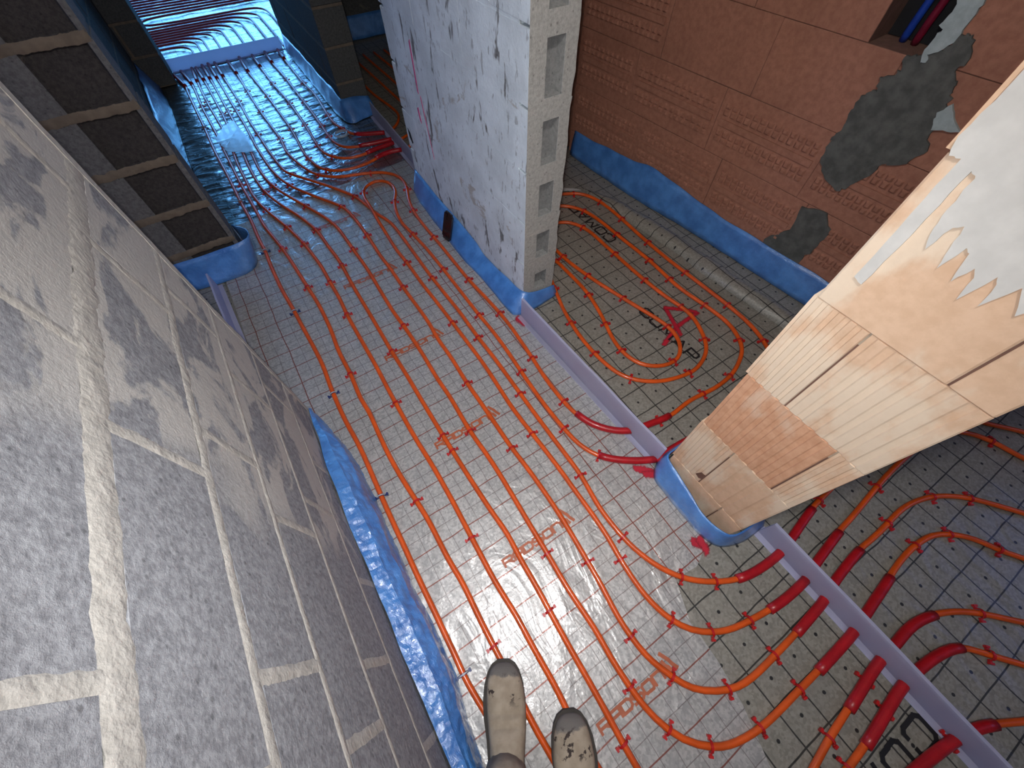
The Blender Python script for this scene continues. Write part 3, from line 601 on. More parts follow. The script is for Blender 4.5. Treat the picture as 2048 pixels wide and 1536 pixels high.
# broken mortar edge at the end of that wall
WL = 1.07 - Y0; edge = [(WL - 0.03, 0.0)]
edge += [(WL + 0.003 + 0.010 * max(-0.2, noise.noise(Vector((z * 9, 2, 0)))) + 0.007 * noise.noise(Vector((z * 31, 5, 0))), z) for z in [0.02 + 0.02 * i for i in range(80)]]
edge += [(WL - 0.03, 1.62)] + [(WL - 0.02 + 0.012 * noise.noise(Vector((z * 17, 8, 0))), z) for z in [1.58 - 0.04 * i for i in range(39)]]
plate('edge_mortar', edge, lambda a, b, d: (a, -d, b), 0.0012, 'mortar', wl, -0.05)
# brown block pier at the far side of the left doorway: its blocks show a recessed end panel
def pier_make(wall, k, i, n, lo, hi):
    if i == n - 1:
        return recess_box('block', lo, hi, 'pier_grey', wall, 'y', (hi[0] - 0.215, hi[0] - 0.020, lo[2] + 0.001, hi[2] - 0.002), 0.010, 'brown')
wp_ = block_wall('wall_left_pier', (-0.95, 2.15), 0.0, 0.67, 0.15, [(-0.02, 0.01), (0.155, 0.018), (0.345, 0.018), (0.545, 0.018), (0.742, 0.018), (0.942, 0.018), (1.142, 0.018), (1.342, 0.018)],
           lambda k: [0.27], 'pier_grey', 'tan', make=pier_make, cut=[((0.004, 0.003, 0.0), (0.445, 0.147, 1.342)), ((0.445, 0.018, 0.0), (0.666, 0.147, 1.342))] +
           [((0.445, 0.003, z - 0.013), (0.667, 0.018, z + 0.013)) for z in (0.155, 0.345, 0.545, 0.742, 0.942, 1.142, 1.329)])
for z in (0.155, 0.345, 0.545, 0.742, 0.942, 1.142): mortar_strip(wp_, False, z, 0.01, 0.664, 0.024, 'tan')
# corridor wall behind the pier, set back
block_wall('wall_left_far', (-0.47, 2.30), PI / 2, 2.42, 0.15, [(0.0, 0.01), (0.2, 0.012), (0.4, 0.012), (0.6, 0.012), (0.8, 0.012), (1.0, 0.012), (1.2, 0.012)],
           bond(2.42, 0.4, 0.3, 0.1), 'darkblock', 'tan')
block_wall('wall_left_end', (-0.95, 4.72), 0.0, 0.67, 0.40, [(0.0, 0.01), (0.2, 0.012), (0.4, 0.012), (0.6, 0.012), (0.8, 0.012), (1.0, 0.012), (1.2, 0.012)],
           bond(0.67, 0.4, 0.3, 0.1), 'darkblock', 'tan')

# concrete wall on the right of the corridor, hollow ends of its blocks facing the doorway
RZ = {0: (0.085, 0.172), 1: (0.262, 0.383), 2: (0.462, 0.592), 3: (0.662, 0.803), 4: (0.866, 1.012)}
def conc_make(wall, k, i, n, lo, hi):
    if i == n - 1:
        z0, z1 = RZ.get(k, (lo[2] + 0.02, hi[2] - 0.04))
        return recess_box('block', lo, hi, 'painted', wall, 'x', (0.060, 0.124, z0, z1), 0.028, 'recess_grey')
conc = block_wall('wall_right', (0.755, 2.27), -PI / 2, 1.17, 0.165, [(0.0, 0.01), (0.25, 0.008), (0.45, 0.008), (0.651, 0.009), (0.851, 0.010), (1.043, 0.010), (1.243, 0.008), (1.443, 0.008), (1.643, 0.008)],
           bond(1.17, 0.4, 0.37, 0.17), 'painted', 'painted', proud=0.0012, jit=0.0012, make=conc_make, chamfer=0.003, inset_end=0.05)
# raw end face: thin uneven render skin with a broken outer edge over each block end
for k, (z0, z1) in enumerate([(0.0, 0.25), (0.25, 0.45), (0.45, 0.65), (0.65, 0.85), (0.85, 1.04), (1.04, 1.24), (1.24, 1.64)]):
    r0, r1 = RZ.get(k, (z0 + 0.03, z1 - 0.05)); v = []; f = []
    zs = [z0 + (z1 - z0) * t / 6 for t in range(7)]
    def quad(y0, y1, za, zb):
        n = len(v); v.extend([(1.1706, y0, za), (1.1706, y1, za), (1.1706, y1, zb), (1.1706, y0, zb)]); f.append((n, n + 1, n + 2, n + 3))
    quad(0.0005, 0.060, z0, z1); quad(0.060, 0.124, z0, r0); quad(0.060, 0.124, r1, z1)
    n = len(v)
    for z in zs: v.extend([(1.1706, 0.124, z), (1.1706, 0.166 + random.uniform(-0.002, 0.006), z), (1.12, 0.167, z)])
    for t in range(6):
        a = n + 3 * t; f.append((a, a + 1, a + 4, a + 3)); f.append((a + 1, a + 2, a + 5, a + 4))
    mesh('end_render', v, f, 'raw', conc)
for (y0, z0, y1, z1, wd) in ((1.985, 0.80, 1.99, 0.60, 0.012), (2.03, 0.535, 2.02, 0.465, 0.016), (1.97, 0.60, 1.93, 0.33, 0.005)):
    pts = [(y0 - wd / 2, z0), (y0 + wd / 2, z0 - 0.01), (y1 + wd / 2, z1 + 0.01), (y1 - wd / 3, z1)]
    m = plate('marker_stroke', pts, lambda a, b, d: (2.27 - a, -d, b), 0.0006, 'pink', conc); m['label'] = 'pink marker line'
plate('chipped_hole_shade', [(2.215, 0.345), (2.24, 0.36), (2.235, 0.315), (2.21, 0.29), (2.20, 0.30)], lambda a, b, d: (2.27 - a, -d, b), 0.0008, 'hole_shade', conc)  # flat near-black patch: the dark inside of the hole is painted on

# second pier on the right beyond the other doorway
block_wall('wall_right_far', (0.70, 4.97), -PI / 2, 1.57, 0.20, [(0.0, 0.01), (0.2, 0.014), (0.4, 0.014), (0.6, 0.014), (0.8, 0.014), (1.0, 0.014), (1.2, 0.014)],
           bond(1.57, 0.4, 0.37, 0.17), 'darkblock', 'tan')
# walls of the rooms around, mostly out of view
struct(box('wall_far_left', (-3.1, 4.98, 0.0), (-0.95, 5.12, 2.5), 'darkblock'))
struct(box('wall_far_right', (0.90, 4.85, 0.0), (4.3, 4.97, 2.5), 'darkblock'))
struct(multibox('wall_far_back', [((-3.2, 9.9, 0.0), (4.4, 10.1, 0.45)), ((-3.2, 9.9, 0.45), (-1.3, 10.1, 2.5)), ((2.5, 9.9, 0.45), (4.4, 10.1, 2.5))], 'plaster'))
struct(box('wall_far_side_left', (-3.2, 5.12, 0.0), (-3.1, 9.9, 2.5), 'plaster'))
struct(box('wall_far_side_right', (4.3, 4.97, 0.0), (4.4, 9.9, 2.5), 'plaster'))
struct(box('wall_bathroom_back', (0.92, 2.16, 0.0), (3.7, 2.27, 2.5), 'clay_dark'))
struct(box('wall_room_right', (3.7, -2.8, 0.0), (3.8, 4.85, 2.5), 'clay_dark'))
struct(box('wall_behind', (-3.1, -2.9, 0.0), (3.8, -2.8, 2.5), 'block'))
struct(box('wall_left_room', (-2.9, -2.8, 0.0), (-2.8, 4.98, 2.5), 'block'))
struct(box('wall_left_room_far', (-2.8, 2.15, 0.0), (-0.95, 2.30, 2.5), 'darkblock'))

# clay pillar between the two doorways: two ribbed blocks per course
PZ = [0.0, 0.137, 0.390, 0.6445, 0.898, 1.152, 1.405, 1.66]
def ribbed_block(parent, y0, y1, z0, z1, mat, ribs, depth=0.0025, thick=0.145, x0=0.735):
    """block with vertical ribs on its corridor face; y runs along the face"""
    prof = []; n = ribs if ribs else 1; wdt = (y1 - y0) / n
    for i in range(n):
        a = y0 + i * wdt
        if ribs: prof += [(a + 0.0008, 0.002), (a + wdt * 0.12, 0.0), (a + wdt * 0.60, 0.0), (a + wdt * 0.68, depth), (a + wdt * 0.94, depth)]
        else: prof += [(a + 0.0008, 0.002), (a + 0.004, 0.0), (a + wdt - 0.004, 0.0), (a + wdt - 0.0008, 0.002)]
    if ribs: prof.append((y1 - 0.0008, 0.002))
    m = len(prof); v = []
    for z in (z0, z1): v += [(x0 + d, y, z) for y, d in prof] + [(x0 + thick, y1 - 0.0008, z), (x0 + thick, y0 + 0.0008, z)]
    M2 = m + 2; f = [tuple(range(M2)), tuple(reversed(range(M2, 2 * M2)))] + [(i, (i + 1) % M2, M2 + (i + 1) % M2, M2 + i) for i in range(M2)]
    o = mesh('clay_block', v, f, mat, parent)
    bm = bmesh.new(); bm.from_mesh(o.data); bmesh.ops.recalc_face_normals(bm, faces=bm.faces); bm.to_mesh(o.data); bm.free(); return o
pil = struct(box('wall_clay_pier', (0.740, -0.158, 0.0), (0.878, 0.132, 1.66), 'clay_joint'))
box('upper_courses', (0.735, -0.160, 1.662), (0.88, 0.135, 2.5), 'clay', pil)
SPLIT = [-0.08, 0.02, -0.10, 0.031, -0.092, 0.03, -0.09]
RIBS = [(0, 0), (4, 5), (3, 8), (6, 5), (0, 0), (4, 6), (5, 4)]
MT = [('clay', 'clay'), ('clay', 'clay'), ('clay', 'clay_orange'), ('clay', 'clay'), ('clay', 'clay'), ('clay', 'clay'), ('clay', 'clay')]
for k in range(7):
    z0, z1 = PZ[k] + 0.0015, PZ[k + 1] - 0.0015
    ribbed_block(pil, -0.160, SPLIT[k] - 0.001, z0, z1, MT[k][0], RIBS[k][0])
    ribbed_block(pil, SPLIT[k] + 0.001, 0.135 + (0.006 if k % 2 else 0.0), z0, z1, MT[k][1], RIBS[k][1])
    box('open_joint', (0.7358, SPLIT[k] - 0.0014, z0), (0.738, SPLIT[k] + 0.0014, z1 - 0.03), 'clay_gap', pil)
pp = [(0.128, 1.9), (0.133, 1.21), (0.137, 1.170), (0.130, 1.150), (0.117, 1.152), (0.116, 1.10), (0.1135, 1.03), (0.112, 0.965), (0.096, 0.960), (0.0955, 1.03), (0.097, 1.10),
      (0.0985, 1.145), (0.090, 1.140), (0.087, 1.10), (0.082, 1.075), (0.070, 1.048), (0.066, 1.085), (0.058, 1.092), (0.050, 1.062), (0.042, 1.034), (0.037, 1.072), (0.030, 1.068), (0.018, 1.028),
      (0.012, 1.056), (0.004, 1.046), (-0.004, 1.012), (-0.012, 1.060), (-0.018, 1.052), (-0.026, 1.018), (-0.038, 1.062), (-0.06, 1.03), (-0.08, 1.075), (-0.10, 1.04), (-0.13, 1.09), (-0.155, 1.08), (-0.158, 1.9)]
plate('plaster_coat', rough_outline(pp, 3, 0.0012), lambda a, b, d: (0.735 - d, a, b), 0.004, 'plaster', pil)['label'] = 'off-white plaster ending in jagged drips'
plate('chip', [(0.045, 0.165), (0.030, 0.16), (0.018, 0.172), (0.022, 0.20), (0.036, 0.196)], lambda a, b, d: (0.735 - d, a, b), 0.0012, 'clay_gap', pil)
# the clay cross wall behind that pillar, out of sight from the corridor
struct(box('wall_clay_cross', (0.88, -0.150, 0.0), (3.7, 0.125, 2.5), 'clay_dark'))

# red clay wall of the small room
CA = Vector((1.80, 2.12)); CB = Vector((1.945, 0.12)); CU = (CB - CA).normalized(); CROT = math.atan2(CU.y, CU.x); CL = 2.0
HX0, HX1 = 1.36, 1.56; S0 = 0.03                                    # opening for the service pipes
joints_c = [(0.0, 0.002), (0.128, 0.002), (0.385, 0.002), (0.645, 0.002), (0.900, 0.002), (1.155, 0.002), (1.41, 0.002)]
def heads_c(k):
    return {0: [0.5, 1.0, 1.5], 1: [0.03, 0.53, 1.05, 1.50], 2: [0.42, 0.94, 1.44], 3: [0.55, 1.05, 1.49], 4: [0.42, 0.92, HX0, HX1], 5: [0.55, 1.05, 1.56]}[k]
class Stamp: pass
def clay_make(wall, k, i, n, lo, hi):
    if k == 4 and abs(lo[0] - HX0) < 0.02:
        return wall                                                 # left open
    chamfer_box('clay_block', lo, hi, 'clay_dark', wall, 0.0015, 0.0008)
    if k in (1, 2) or (k == 3 and i == 0):                           # stamped faces: a bar and two rows of pressed scallops
        w_, h_ = hi[0] - lo[0], hi[2] - lo[2]; zb = lo[2] + h_ * 0.52
        box('pressed_bar', (lo[0] + 0.02, lo[1] - 0.006, zb - 0.013), (hi[0] - 0.02, lo[1] + 0.01, zb + 0.013), 'clay_dark', wall)
        v, f = [], []; nn = int(w_ / 0.036); stp = (w_ - 0.04) / max(nn, 1)
        for r, zz in enumerate((zb + 0.040, zb + 0.066, zb - 0.040, zb - 0.066)):
            for q in range(nn):
                cx = lo[0] + 0.02 + stp * (q + 0.5); hw = stp * 0.40; hh = 0.010 if r % 2 else 0.013; b0 = len(v)
                v += [(cx - hw, lo[1] + 0.001, zz - hh), (cx + hw, lo[1] + 0.001, zz - hh), (cx + hw, lo[1] + 0.001, zz + hh), (cx - hw, lo[1] + 0.001, zz + hh),
                      (cx - hw * .5, lo[1] - 0.009, zz - hh * .55), (cx + hw * .5, lo[1] - 0.009, zz - hh * .55), (cx + hw * .5, lo[1] - 0.009, zz + hh * .55), (cx - hw * .5, lo[1] - 0.009, zz + hh * .55)]
                f += [(b0 + 4, b0 + 5, b0 + 6, b0 + 7)] + [(b0 + a, b0 + (a + 1) % 4, b0 + 4 + (a + 1) % 4, b0 + 4 + a) for a in range(4)]
        mesh('pressed_scallops', v, f, 'clay_dark', wall)['kind'] = 'stuff'
    return wall
cw = block_wall('wall_clay', CA, CROT, CL, 0.17, joints_c, heads_c, 'clay_dark', 'clay_gap', proud=0.004, make=clay_make, gap=0.0012,
    cut=[((0.004, 0.004, 0), (CL - 0.004, 0.166, 0.9)), ((0.004, 0.004, 0.9), (HX0, 0.166, 1.41)), ((HX1, 0.004, 0.9), (CL - 0.004, 0.166, 1.41)), ((HX0, 0.004, 1.157), (HX1, 0.166, 1.41)), ((HX0, 0.15, 0.9), (HX1, 0.166, 1.157))])
box('cavity_shade_plate', (HX0 + 0.002, 0.13, 0.902), (HX1 - 0.002, 0.149, 1.153), 'hole_shade', cw)  # added black plate, gives the opening its deep shade by colour
tow = lambda a, b, d: (a + S0, -d, b)
plate('mortar_patch', rough_outline(MORTAR_PATCH, 4, 0.006), tow, 0.010, 'wet_mortar', cw)['label'] = 'dark grey trowelled mortar'
plate('mortar_patch', rough_outline(MORTAR_SMALL, 4, 0.007), tow, 0.008, 'wet_mortar', cw)['label'] = 'dark grey trowelled mortar'
plate('plaster_streak', rough_outline(PLASTER_STREAK, 3, 0.004), tow, 0.014, 'plaster_blue', cw)['label'] = 'pale plaster run beside the cavity'
plate('plaster_streak', rough_outline([(1.64, 0.80), (1.66, 0.83), (1.69, 0.80), (1.73, 0.775), (1.70, 0.765), (1.66, 0.755), (1.65, 0.775)], 3, 0.004), tow, 0.012, 'plaster_blue', cw)
def wall_pt(s, d, z): 
    p = CA + CU * s; nrm = Vector((CU.y, -CU.x)); return Vector((p.x - nrm.x * 0 + nrm.x * 0, p.y, z)) + Vector((-CU.y, CU.x, 0)) * d
for nm, mt, sx, lab in (('service_pipe', 'blue_hose', 1.395, 'blue sleeved water pipe rising in the cavity of the clay wall'), ('service_pipe', 'red_hose', 1.432, 'dark red sleeved water pipe rising in the cavity of the clay wall')):
    p = [wall_pt(sx + S0, 0.10, 0.905), wall_pt(sx + S0 + 0.004, 0.085, 0.95), wall_pt(sx + S0 + 0.012, 0.07, 1.05), wall_pt(sx + S0 + 0.02, 0.06, 1.15)]
    tag(tube(nm, catmull(p, 0.02), 0.012, mt), lab, 'pipe', 'service pipes in the wall cavity')

# ------------------------------------------------------------------ blue edge film
def film(name, rows, label, thick=0.004, step=0.03, amp=0.004, mat='film', crinkle=0.0, K=3):
    """rows: polylines from the top edge at the wall down to the floor edge"""
    N_ = 0; paths = []
    for r in rows:
        p = catmull([Vector(q) for q in r], 0.01); paths.append(p)
    L = sum((paths[0][i + 1] - paths[0][i]).length for i in range(len(paths[0]) - 1)); N_ = max(8, int(L / step))
    def sample(p, t):
        d = [0.0]
        for i in range(len(p) - 1): d.append(d[-1] + (p[i + 1] - p[i]).length)
        x = t * d[-1]
        for i in range(len(p) - 1):
            if d[i + 1] >= x: return p[i].lerp(p[i + 1], (x - d[i]) / max(d[i + 1] - d[i], 1e-9))
        return p[-1]
    S = [[sample(p, j / N_) for j in range(N_ + 1)] for p in paths]
    grid = []
    for a in range(len(S) - 1):
        for k in range(K):
            grid.append([S[a][j].lerp(S[a + 1][j], k / K) for j in range(N_ + 1)])
    grid.append(S[-1]); v, f = [], []
    for i, row in enumerate(grid):
        for j, q in enumerate(row):
            w_ = noise.noise(Vector((q.x * 9, q.y * 9, q.z * 14 + 3)))
            z_ = q.z + (amp * 2.2 * noise.noise(Vector((q.x * 6, q.y * 6, 9))) if i == 0 else 0)
            if crinkle:
                c1 = noise.noise(Vector((q.x * 55, q.y * 55, q.z * 55))) + 0.8 * abs(noise.noise(Vector((q.x * 24, q.y * 16, q.z * 30 + 2)))); q = q + Vector((0.7, 0, 0.7)) * (c1 * crinkle * (0.25 if i == 0 else 1.0)); z_ = q.z
            v.append((q.x + w_ * amp, q.y + w_ * amp * 0.6, max(0.0015, z_ + (0.0 if i in (0,) else w_ * amp * 0.5))))
    for i in range(len(grid) - 1):
        for j in range(N_): a = i * (N_ + 1) + j; f.append((a, a + 1, a + N_ + 2, a + N_ + 1))
    o = mesh(name, v, f, mat, None, not crinkle)
    md = o.modifiers.new('thickness', 'SOLIDIFY'); md.thickness = thick; md.offset = 0
    return tag(o, label, 'edge film', 'blue edge film along the walls')
def film_profile(top, foot, bulge=0.5, out=0.012):
    """three rows: top edge, a mid row pushed outward, floor edge"""
    mid = []
    n = max(len(top), len(foot))
    for t, b in zip(top, foot):
        t, b = Vector(t), Vector(b); mid.append(tuple(t.lerp(b, 0.55) + Vector((0, 0, out))))
    return [top, mid, foot]
def left_film(top, foot):
    """the loose near film: it lies out flat from the wall, then drops over a soft shoulder to the floor"""
    crest = [tuple(Vector(t).lerp(Vector((b[0], b[1], t[2])), 0.55) + Vector((0, 0, -0.012))) for t, b in zip(top, foot)]
    should = [(b[0] - 0.006, b[1], t[2] * 0.62) for t, b in zip(top, foot)]
    return [top, crest, should, foot]
film('edge_film', left_film([(-0.289, 1.06, 0.06), (-0.289, 0.9, 0.09), (-0.289, 0.63, 0.14), (-0.289, 0.33, 0.132), (-0.289, 0.04, 0.13), (-0.289, -0.16, 0.118), (-0.288, -0.6, 0.11), (-0.288, -1.6, 0.11)],
    [(-0.282, 1.06, 0.002), (-0.255, 0.95, 0.002), (-0.216, 0.74, 0.002), (-0.214, 0.27, 0.002), (-0.208, 0.02, 0.002), (-0.235, -0.16, 0.002), (-0.26, -0.6, 0.002), (-0.27, -1.6, 0.002)]),
    'glossy blue edge film along the foot of the near grey block wall', amp=0.006, step=0.009, crinkle=0.0045, K=8)
film('edge_film', [[(-0.75, 2.143, 0.13), (-0.54, 2.13, 0.135), (-0.40, 2.12, 0.14), (-0.29, 2.10, 0.15), (-0.222, 2.115, 0.155), (-0.222, 2.19, 0.155), (-0.275, 2.27, 0.15)],
                   [(-0.75, 2.135, 0.06), (-0.54, 2.11, 0.06), (-0.40, 2.095, 0.07), (-0.29, 2.08, 0.08), (-0.24, 2.12, 0.08), (-0.24, 2.20, 0.08), (-0.274, 2.29, 0.08)],
                   [(-0.75, 2.12, 0.002), (-0.54, 2.08, 0.002), (-0.42, 2.07, 0.002), (-0.31, 2.075, 0.002), (-0.258, 2.13, 0.002), (-0.255, 2.22, 0.002), (-0.272, 2.31, 0.002)]],
    'blue edge film curling off the corner of the brown block pier', amp=0.003)
film('edge_film', film_profile([(-0.466, y, 0.16 + 0.02 * math.sin(y * 3)) for y in (2.33, 2.8, 3.3, 3.8, 4.3, 4.70)], [(-0.395 + 0.012 * math.sin(y * 5), y, 0.003) for y in (2.33, 2.8, 3.3, 3.8, 4.3, 4.70)]),
    'daylit blue edge film along the set-back dark wall behind the brown pier', amp=0.008)
film('edge_film', film_profile([(0.752, 2.26, 0.125), (0.752, 2.0, 0.105), (0.752, 1.75, 0.10), (0.752, 1.55, 0.085), (0.752, 1.46, 0.055), (0.752, 1.30, 0.070), (0.752, 1.15, 0.085), (0.757, 1.094, 0.10), (0.80, 1.09, 0.08), (0.925, 1.09, 0.06)],
    [(0.715, 2.26, 0.002), (0.695, 2.10, 0.002), (0.685, 1.868, 0.002), (0.672, 1.567, 0.002), (0.678, 1.46, 0.002), (0.682, 1.33, 0.002), (0.680, 1.133, 0.002), (0.69, 1.07, 0.002), (0.77, 1.055, 0.002), (0.935, 1.07, 0.002)], out=0.006),
    'blue edge film wrapping the foot of the painted concrete wall', amp=0.003)
film('edge_film', [[(0.885, 0.15, 0.10), (0.78, 0.150, 0.105), (0.735, 0.142, 0.105), (0.722, 0.08, 0.10), (0.712, 0.0, 0.085), (0.70, -0.06, 0.08), (0.708, -0.128, 0.08), (0.742, -0.168, 0.085), (0.885, -0.176, 0.085)],
                   [(0.885, 0.16, 0.05), (0.77, 0.162, 0.05), (0.712, 0.135, 0.055), (0.700, 0.07, 0.055), (0.692, -0.03, 0.05), (0.688, -0.09, 0.045), (0.705, -0.152, 0.045), (0.76, -0.185, 0.045), (0.885, -0.188, 0.045)],
                   [(0.885, 0.168, 0.002), (0.76, 0.165, 0.002), (0.692, 0.125, 0.002), (0.682, 0.055, 0.002), (0.678, -0.045, 0.002), (0.680, -0.11, 0.002), (0.708, -0.172, 0.002), (0.79, -0.205, 0.002), (0.885, -0.208, 0.002)]],
    'blue edge film wrapped around the foot of the pale clay pillar', amp=0.002, step=0.012)
cwp = lambda s, d, z: tuple(wall_pt(s, d, z))
film('edge_film', film_profile([cwp(s, -0.010, z) for s, z in ((0.05, 0.14), (0.3, 0.15), (0.55, 0.17), (0.7, 0.19), (0.9, 0.17), (1.2, 0.15), (1.5, 0.145), (1.8, 0.14))],
    [cwp(s, d, 0.002) for s, d in ((0.05, -0.035), (0.3, -0.045), (0.55, -0.05), (0.7, -0.05), (0.9, -0.04), (1.2, -0.03), (1.5, -0.03), (1.8, -0.03))], out=0.012),
    'wide blue edge film along the foot of the red clay wall', amp=0.005)
film('edge_film', film_profile([(0.90, 3.39, 0.10), (0.80, 3.385, 0.11), (0.70, 3.385, 0.12), (0.694, 3.5, 0.13), (0.694, 4.0, 0.13), (0.694, 4.5, 0.13), (0.694, 4.93, 0.12)],
    [(0.91, 3.33, 0.002), (0.80, 3.30, 0.002), (0.70, 3.28, 0.002), (0.655, 3.45, 0.002), (0.66, 4.0, 0.002), (0.665, 4.5, 0.002), (0.67, 4.93, 0.002)], out=0.008),
    'shiny blue edge film around the foot of the far dark block pier', amp=0.006)
film('edge_film', film_profile([(0.98, 4.845, 0.16), (1.5, 4.845, 0.16), (2.2, 4.845, 0.16)], [(0.98, 4.79, 0.002), (1.5, 4.79, 0.002), (2.2, 4.79, 0.002)]),
    'blue edge film at the back of the dark room behind the second doorway', amp=0.005)
# foil pushed up into a roll along the red clay wall
HP = [(1.60, 1.72), (1.66, 1.36), (1.70, 1.04), (1.71, 0.73), (1.735, 0.42), (1.75, 0.16)]
path = catmull([Vector((x, y, 0)) for x, y in HP], 0.03); v, f = [], []
for i, q in enumerate(path):
    e = min(1.0, i / 8.0); r = 0.036 * e * (1 + 0.18 * noise.noise(Vector((q.y * 7, 0, 1)))) + 0.002
    for k in range(9):
        a = PI * k / 8; wv = 0.004 * noise.noise(Vector((q.y * 25, k * 0.7, 0))); v.append((q.x - math.cos(a) * (r * 1.35 + wv), q.y, max(-0.002, math.sin(a) * (r + wv) - 0.001)))
for i in range(len(path) - 1):
    for k in range(8): a = i * 9 + k; f.append((a, a + 1, a + 10, a + 9))
tag(mesh('foil_fold', v, f, 'foil_black', None, True), 'rolled-up ridge of gridded foil along the red clay wall', 'foil fold')

# ------------------------------------------------------------------ lavender expansion strips
def board(p0, p1, h, t, label, foot=0.02):
    a, b = Vector((*p0, 0)), Vector((*p1, 0)); d = (b - a).normalized(); s = Vector((-d.y, d.x, 0)); n = 14; v, f = [], []
    prof = [(-t / 2 - foot, 0.0), (-t / 2 - foot, 0.002), (-t / 2, 0.004), (-t / 2 * 0.8, h), (t / 2 * 0.8, h), (t / 2, 0.004), (t / 2 + foot, 0.002), (t / 2 + foot, 0.0)]
    for i in range(n + 1):
        q = a.lerp(b, i / n); wv = 0.0025 * noise.noise(Vector((i * 0.6, h * 50, 1)))
        for o, z in prof: v.append(q + s * (o + wv * (z / h)) + Vector((0, 0, z)))
    m = len(prof)
    for i in range(n):
        for k in range(m): f.append((i * m + k, i * m + (k + 1) % m, (i + 1) * m + (k + 1) % m, (i + 1) * m + k))
    f += [tuple(range(m)), tuple(reversed(range(n * m, (n + 1) * m)))]
    o = mesh('expansion_strip', v, f, 'foam'); bm = bmesh.new(); bm.from_mesh(o.data); bmesh.ops.recalc_face_normals(bm, faces=bm.faces); bm.to_mesh(o.data); bm.free()
    return tag(o, label, 'strip', 'lavender expansion strips in the doorways')
board((0.742, 0.165), (0.717, 1.052), 0.115, 0.012, 'lavender expansion strip standing between the concrete wall end and the clay pillar')
board((0.862, -0.21), (0.862, -2.0), 0.105, 0.012, 'long lavender expansion strip running on from the near side of the clay pillar')
board((-0.440, 1.09), (-0.475, 2.06), 0.085, 0.010, 'lavender expansion strip in the doorway before the brown block pier')
board((-0.275, 4.985), (0.66, 4.985), 0.090, 0.012, 'blue-lit expansion strip across the end of the corridor')
board((0.835, 2.29), (0.872, 3.30), 0.095, 0.010, 'lavender expansion strip in the doorway behind the painted concrete wall')

# ------------------------------------------------------------------ heating pipes
PR = 0.0092; SR = 0.0140
def clip_mesh():
    v, f = [], []
    arch = [Vector((math.cos(PI * k / 8) * 0.0122, 0, math.sin(PI * k / 8) * 0.0122 + 0.0094)) for k in range(9)]
    arch = [Vector((0.0122, 0, 0.001))] + arch + [Vector((-0.0122, 0, 0.001))]
    for p in arch:
        o = Vector((p.x, 0, p.z - 0.0094)); o = o.normalized() * 0.0022
        v += [p + Vector((0, -0.0035, 0)), p + Vector((0, 0.0035, 0)), p + o + Vector((0, 0.0035, 0)), p + o + Vector((0, -0.0035, 0))]
    for i in range(len(arch) - 1):
        for k in range(4): f.append((i * 4 + k, i * 4 + (k + 1) % 4, i * 4 + 4 + (k + 1) % 4, i * 4 + 4 + k))
    for s in (-1, 1):                                                # barbed feet beside the pipe
        for (x0, x1, hy, z1) in ((0.011, 0.021, 0.0032, 0.007), (0.0185, 0.0245, 0.0055, 0.010)):
            n = len(v); a, b = sorted((s * x0, s * x1))
            v += [Vector(q) for q in ((a, -hy, 0), (b, -hy, 0), (b, hy, 0), (a, hy, 0), (a, -hy, z1), (b, -hy, z1), (b, hy, z1), (a, hy, z1))]
            f += [tuple(i + n for i in q) for q in BOXF]
    me = bpy.data.meshes.new('pipe_clip'); me.from_pydata([tuple(q) for q in v], [], f); me.update(); return me
CLIP = clip_mesh(); CLIP.materials.append(M['clip'])
CLIPB = CLIP.copy(); CLIPB.materials.clear(); CLIPB.materials.append(M['clip_blue'])
BAND = bpy.data.meshes.new('tie_band')
bv, bf = tube_data([Vector((math.cos(PI * k / 6) * 0.0125, 0, math.sin(PI * k / 6) * 0.0125 + 0.0095)) for k in range(7)], 0.0030, 6)
BAND.from_pydata([tuple(q) for q in bv], [], bf); BAND.materials.append(M['clip_white'])
def nearest(path, xy):
    return min(range(len(path)), key=lambda i: (path[i].x - xy[0]) ** 2 + (path[i].y - xy[1]) ** 2)
def put_clip(path, i, parent, blue=False):
    t = path[min(i + 1, len(path) - 1)] - path[max(i - 1, 0)]
    c = bpy.data.objects.new('pipe_clip', CLIPB if blue else CLIP); COL.objects.link(c); c.parent = parent
    c.location = (path[i].x, path[i].y, path[i].z - PR); c.rotation_euler = (0, 0, math.atan2(t.y, t.x) - PI / 2 + random.uniform(-0.12, 0.12))
    if blue:
        b = bpy.data.objects.new('tie_band', BAND); COL.objects.link(b); b.parent = c
RUN_ON = ('E', 'F', 'G', 'Nr', 'P', 'Q', 'R')
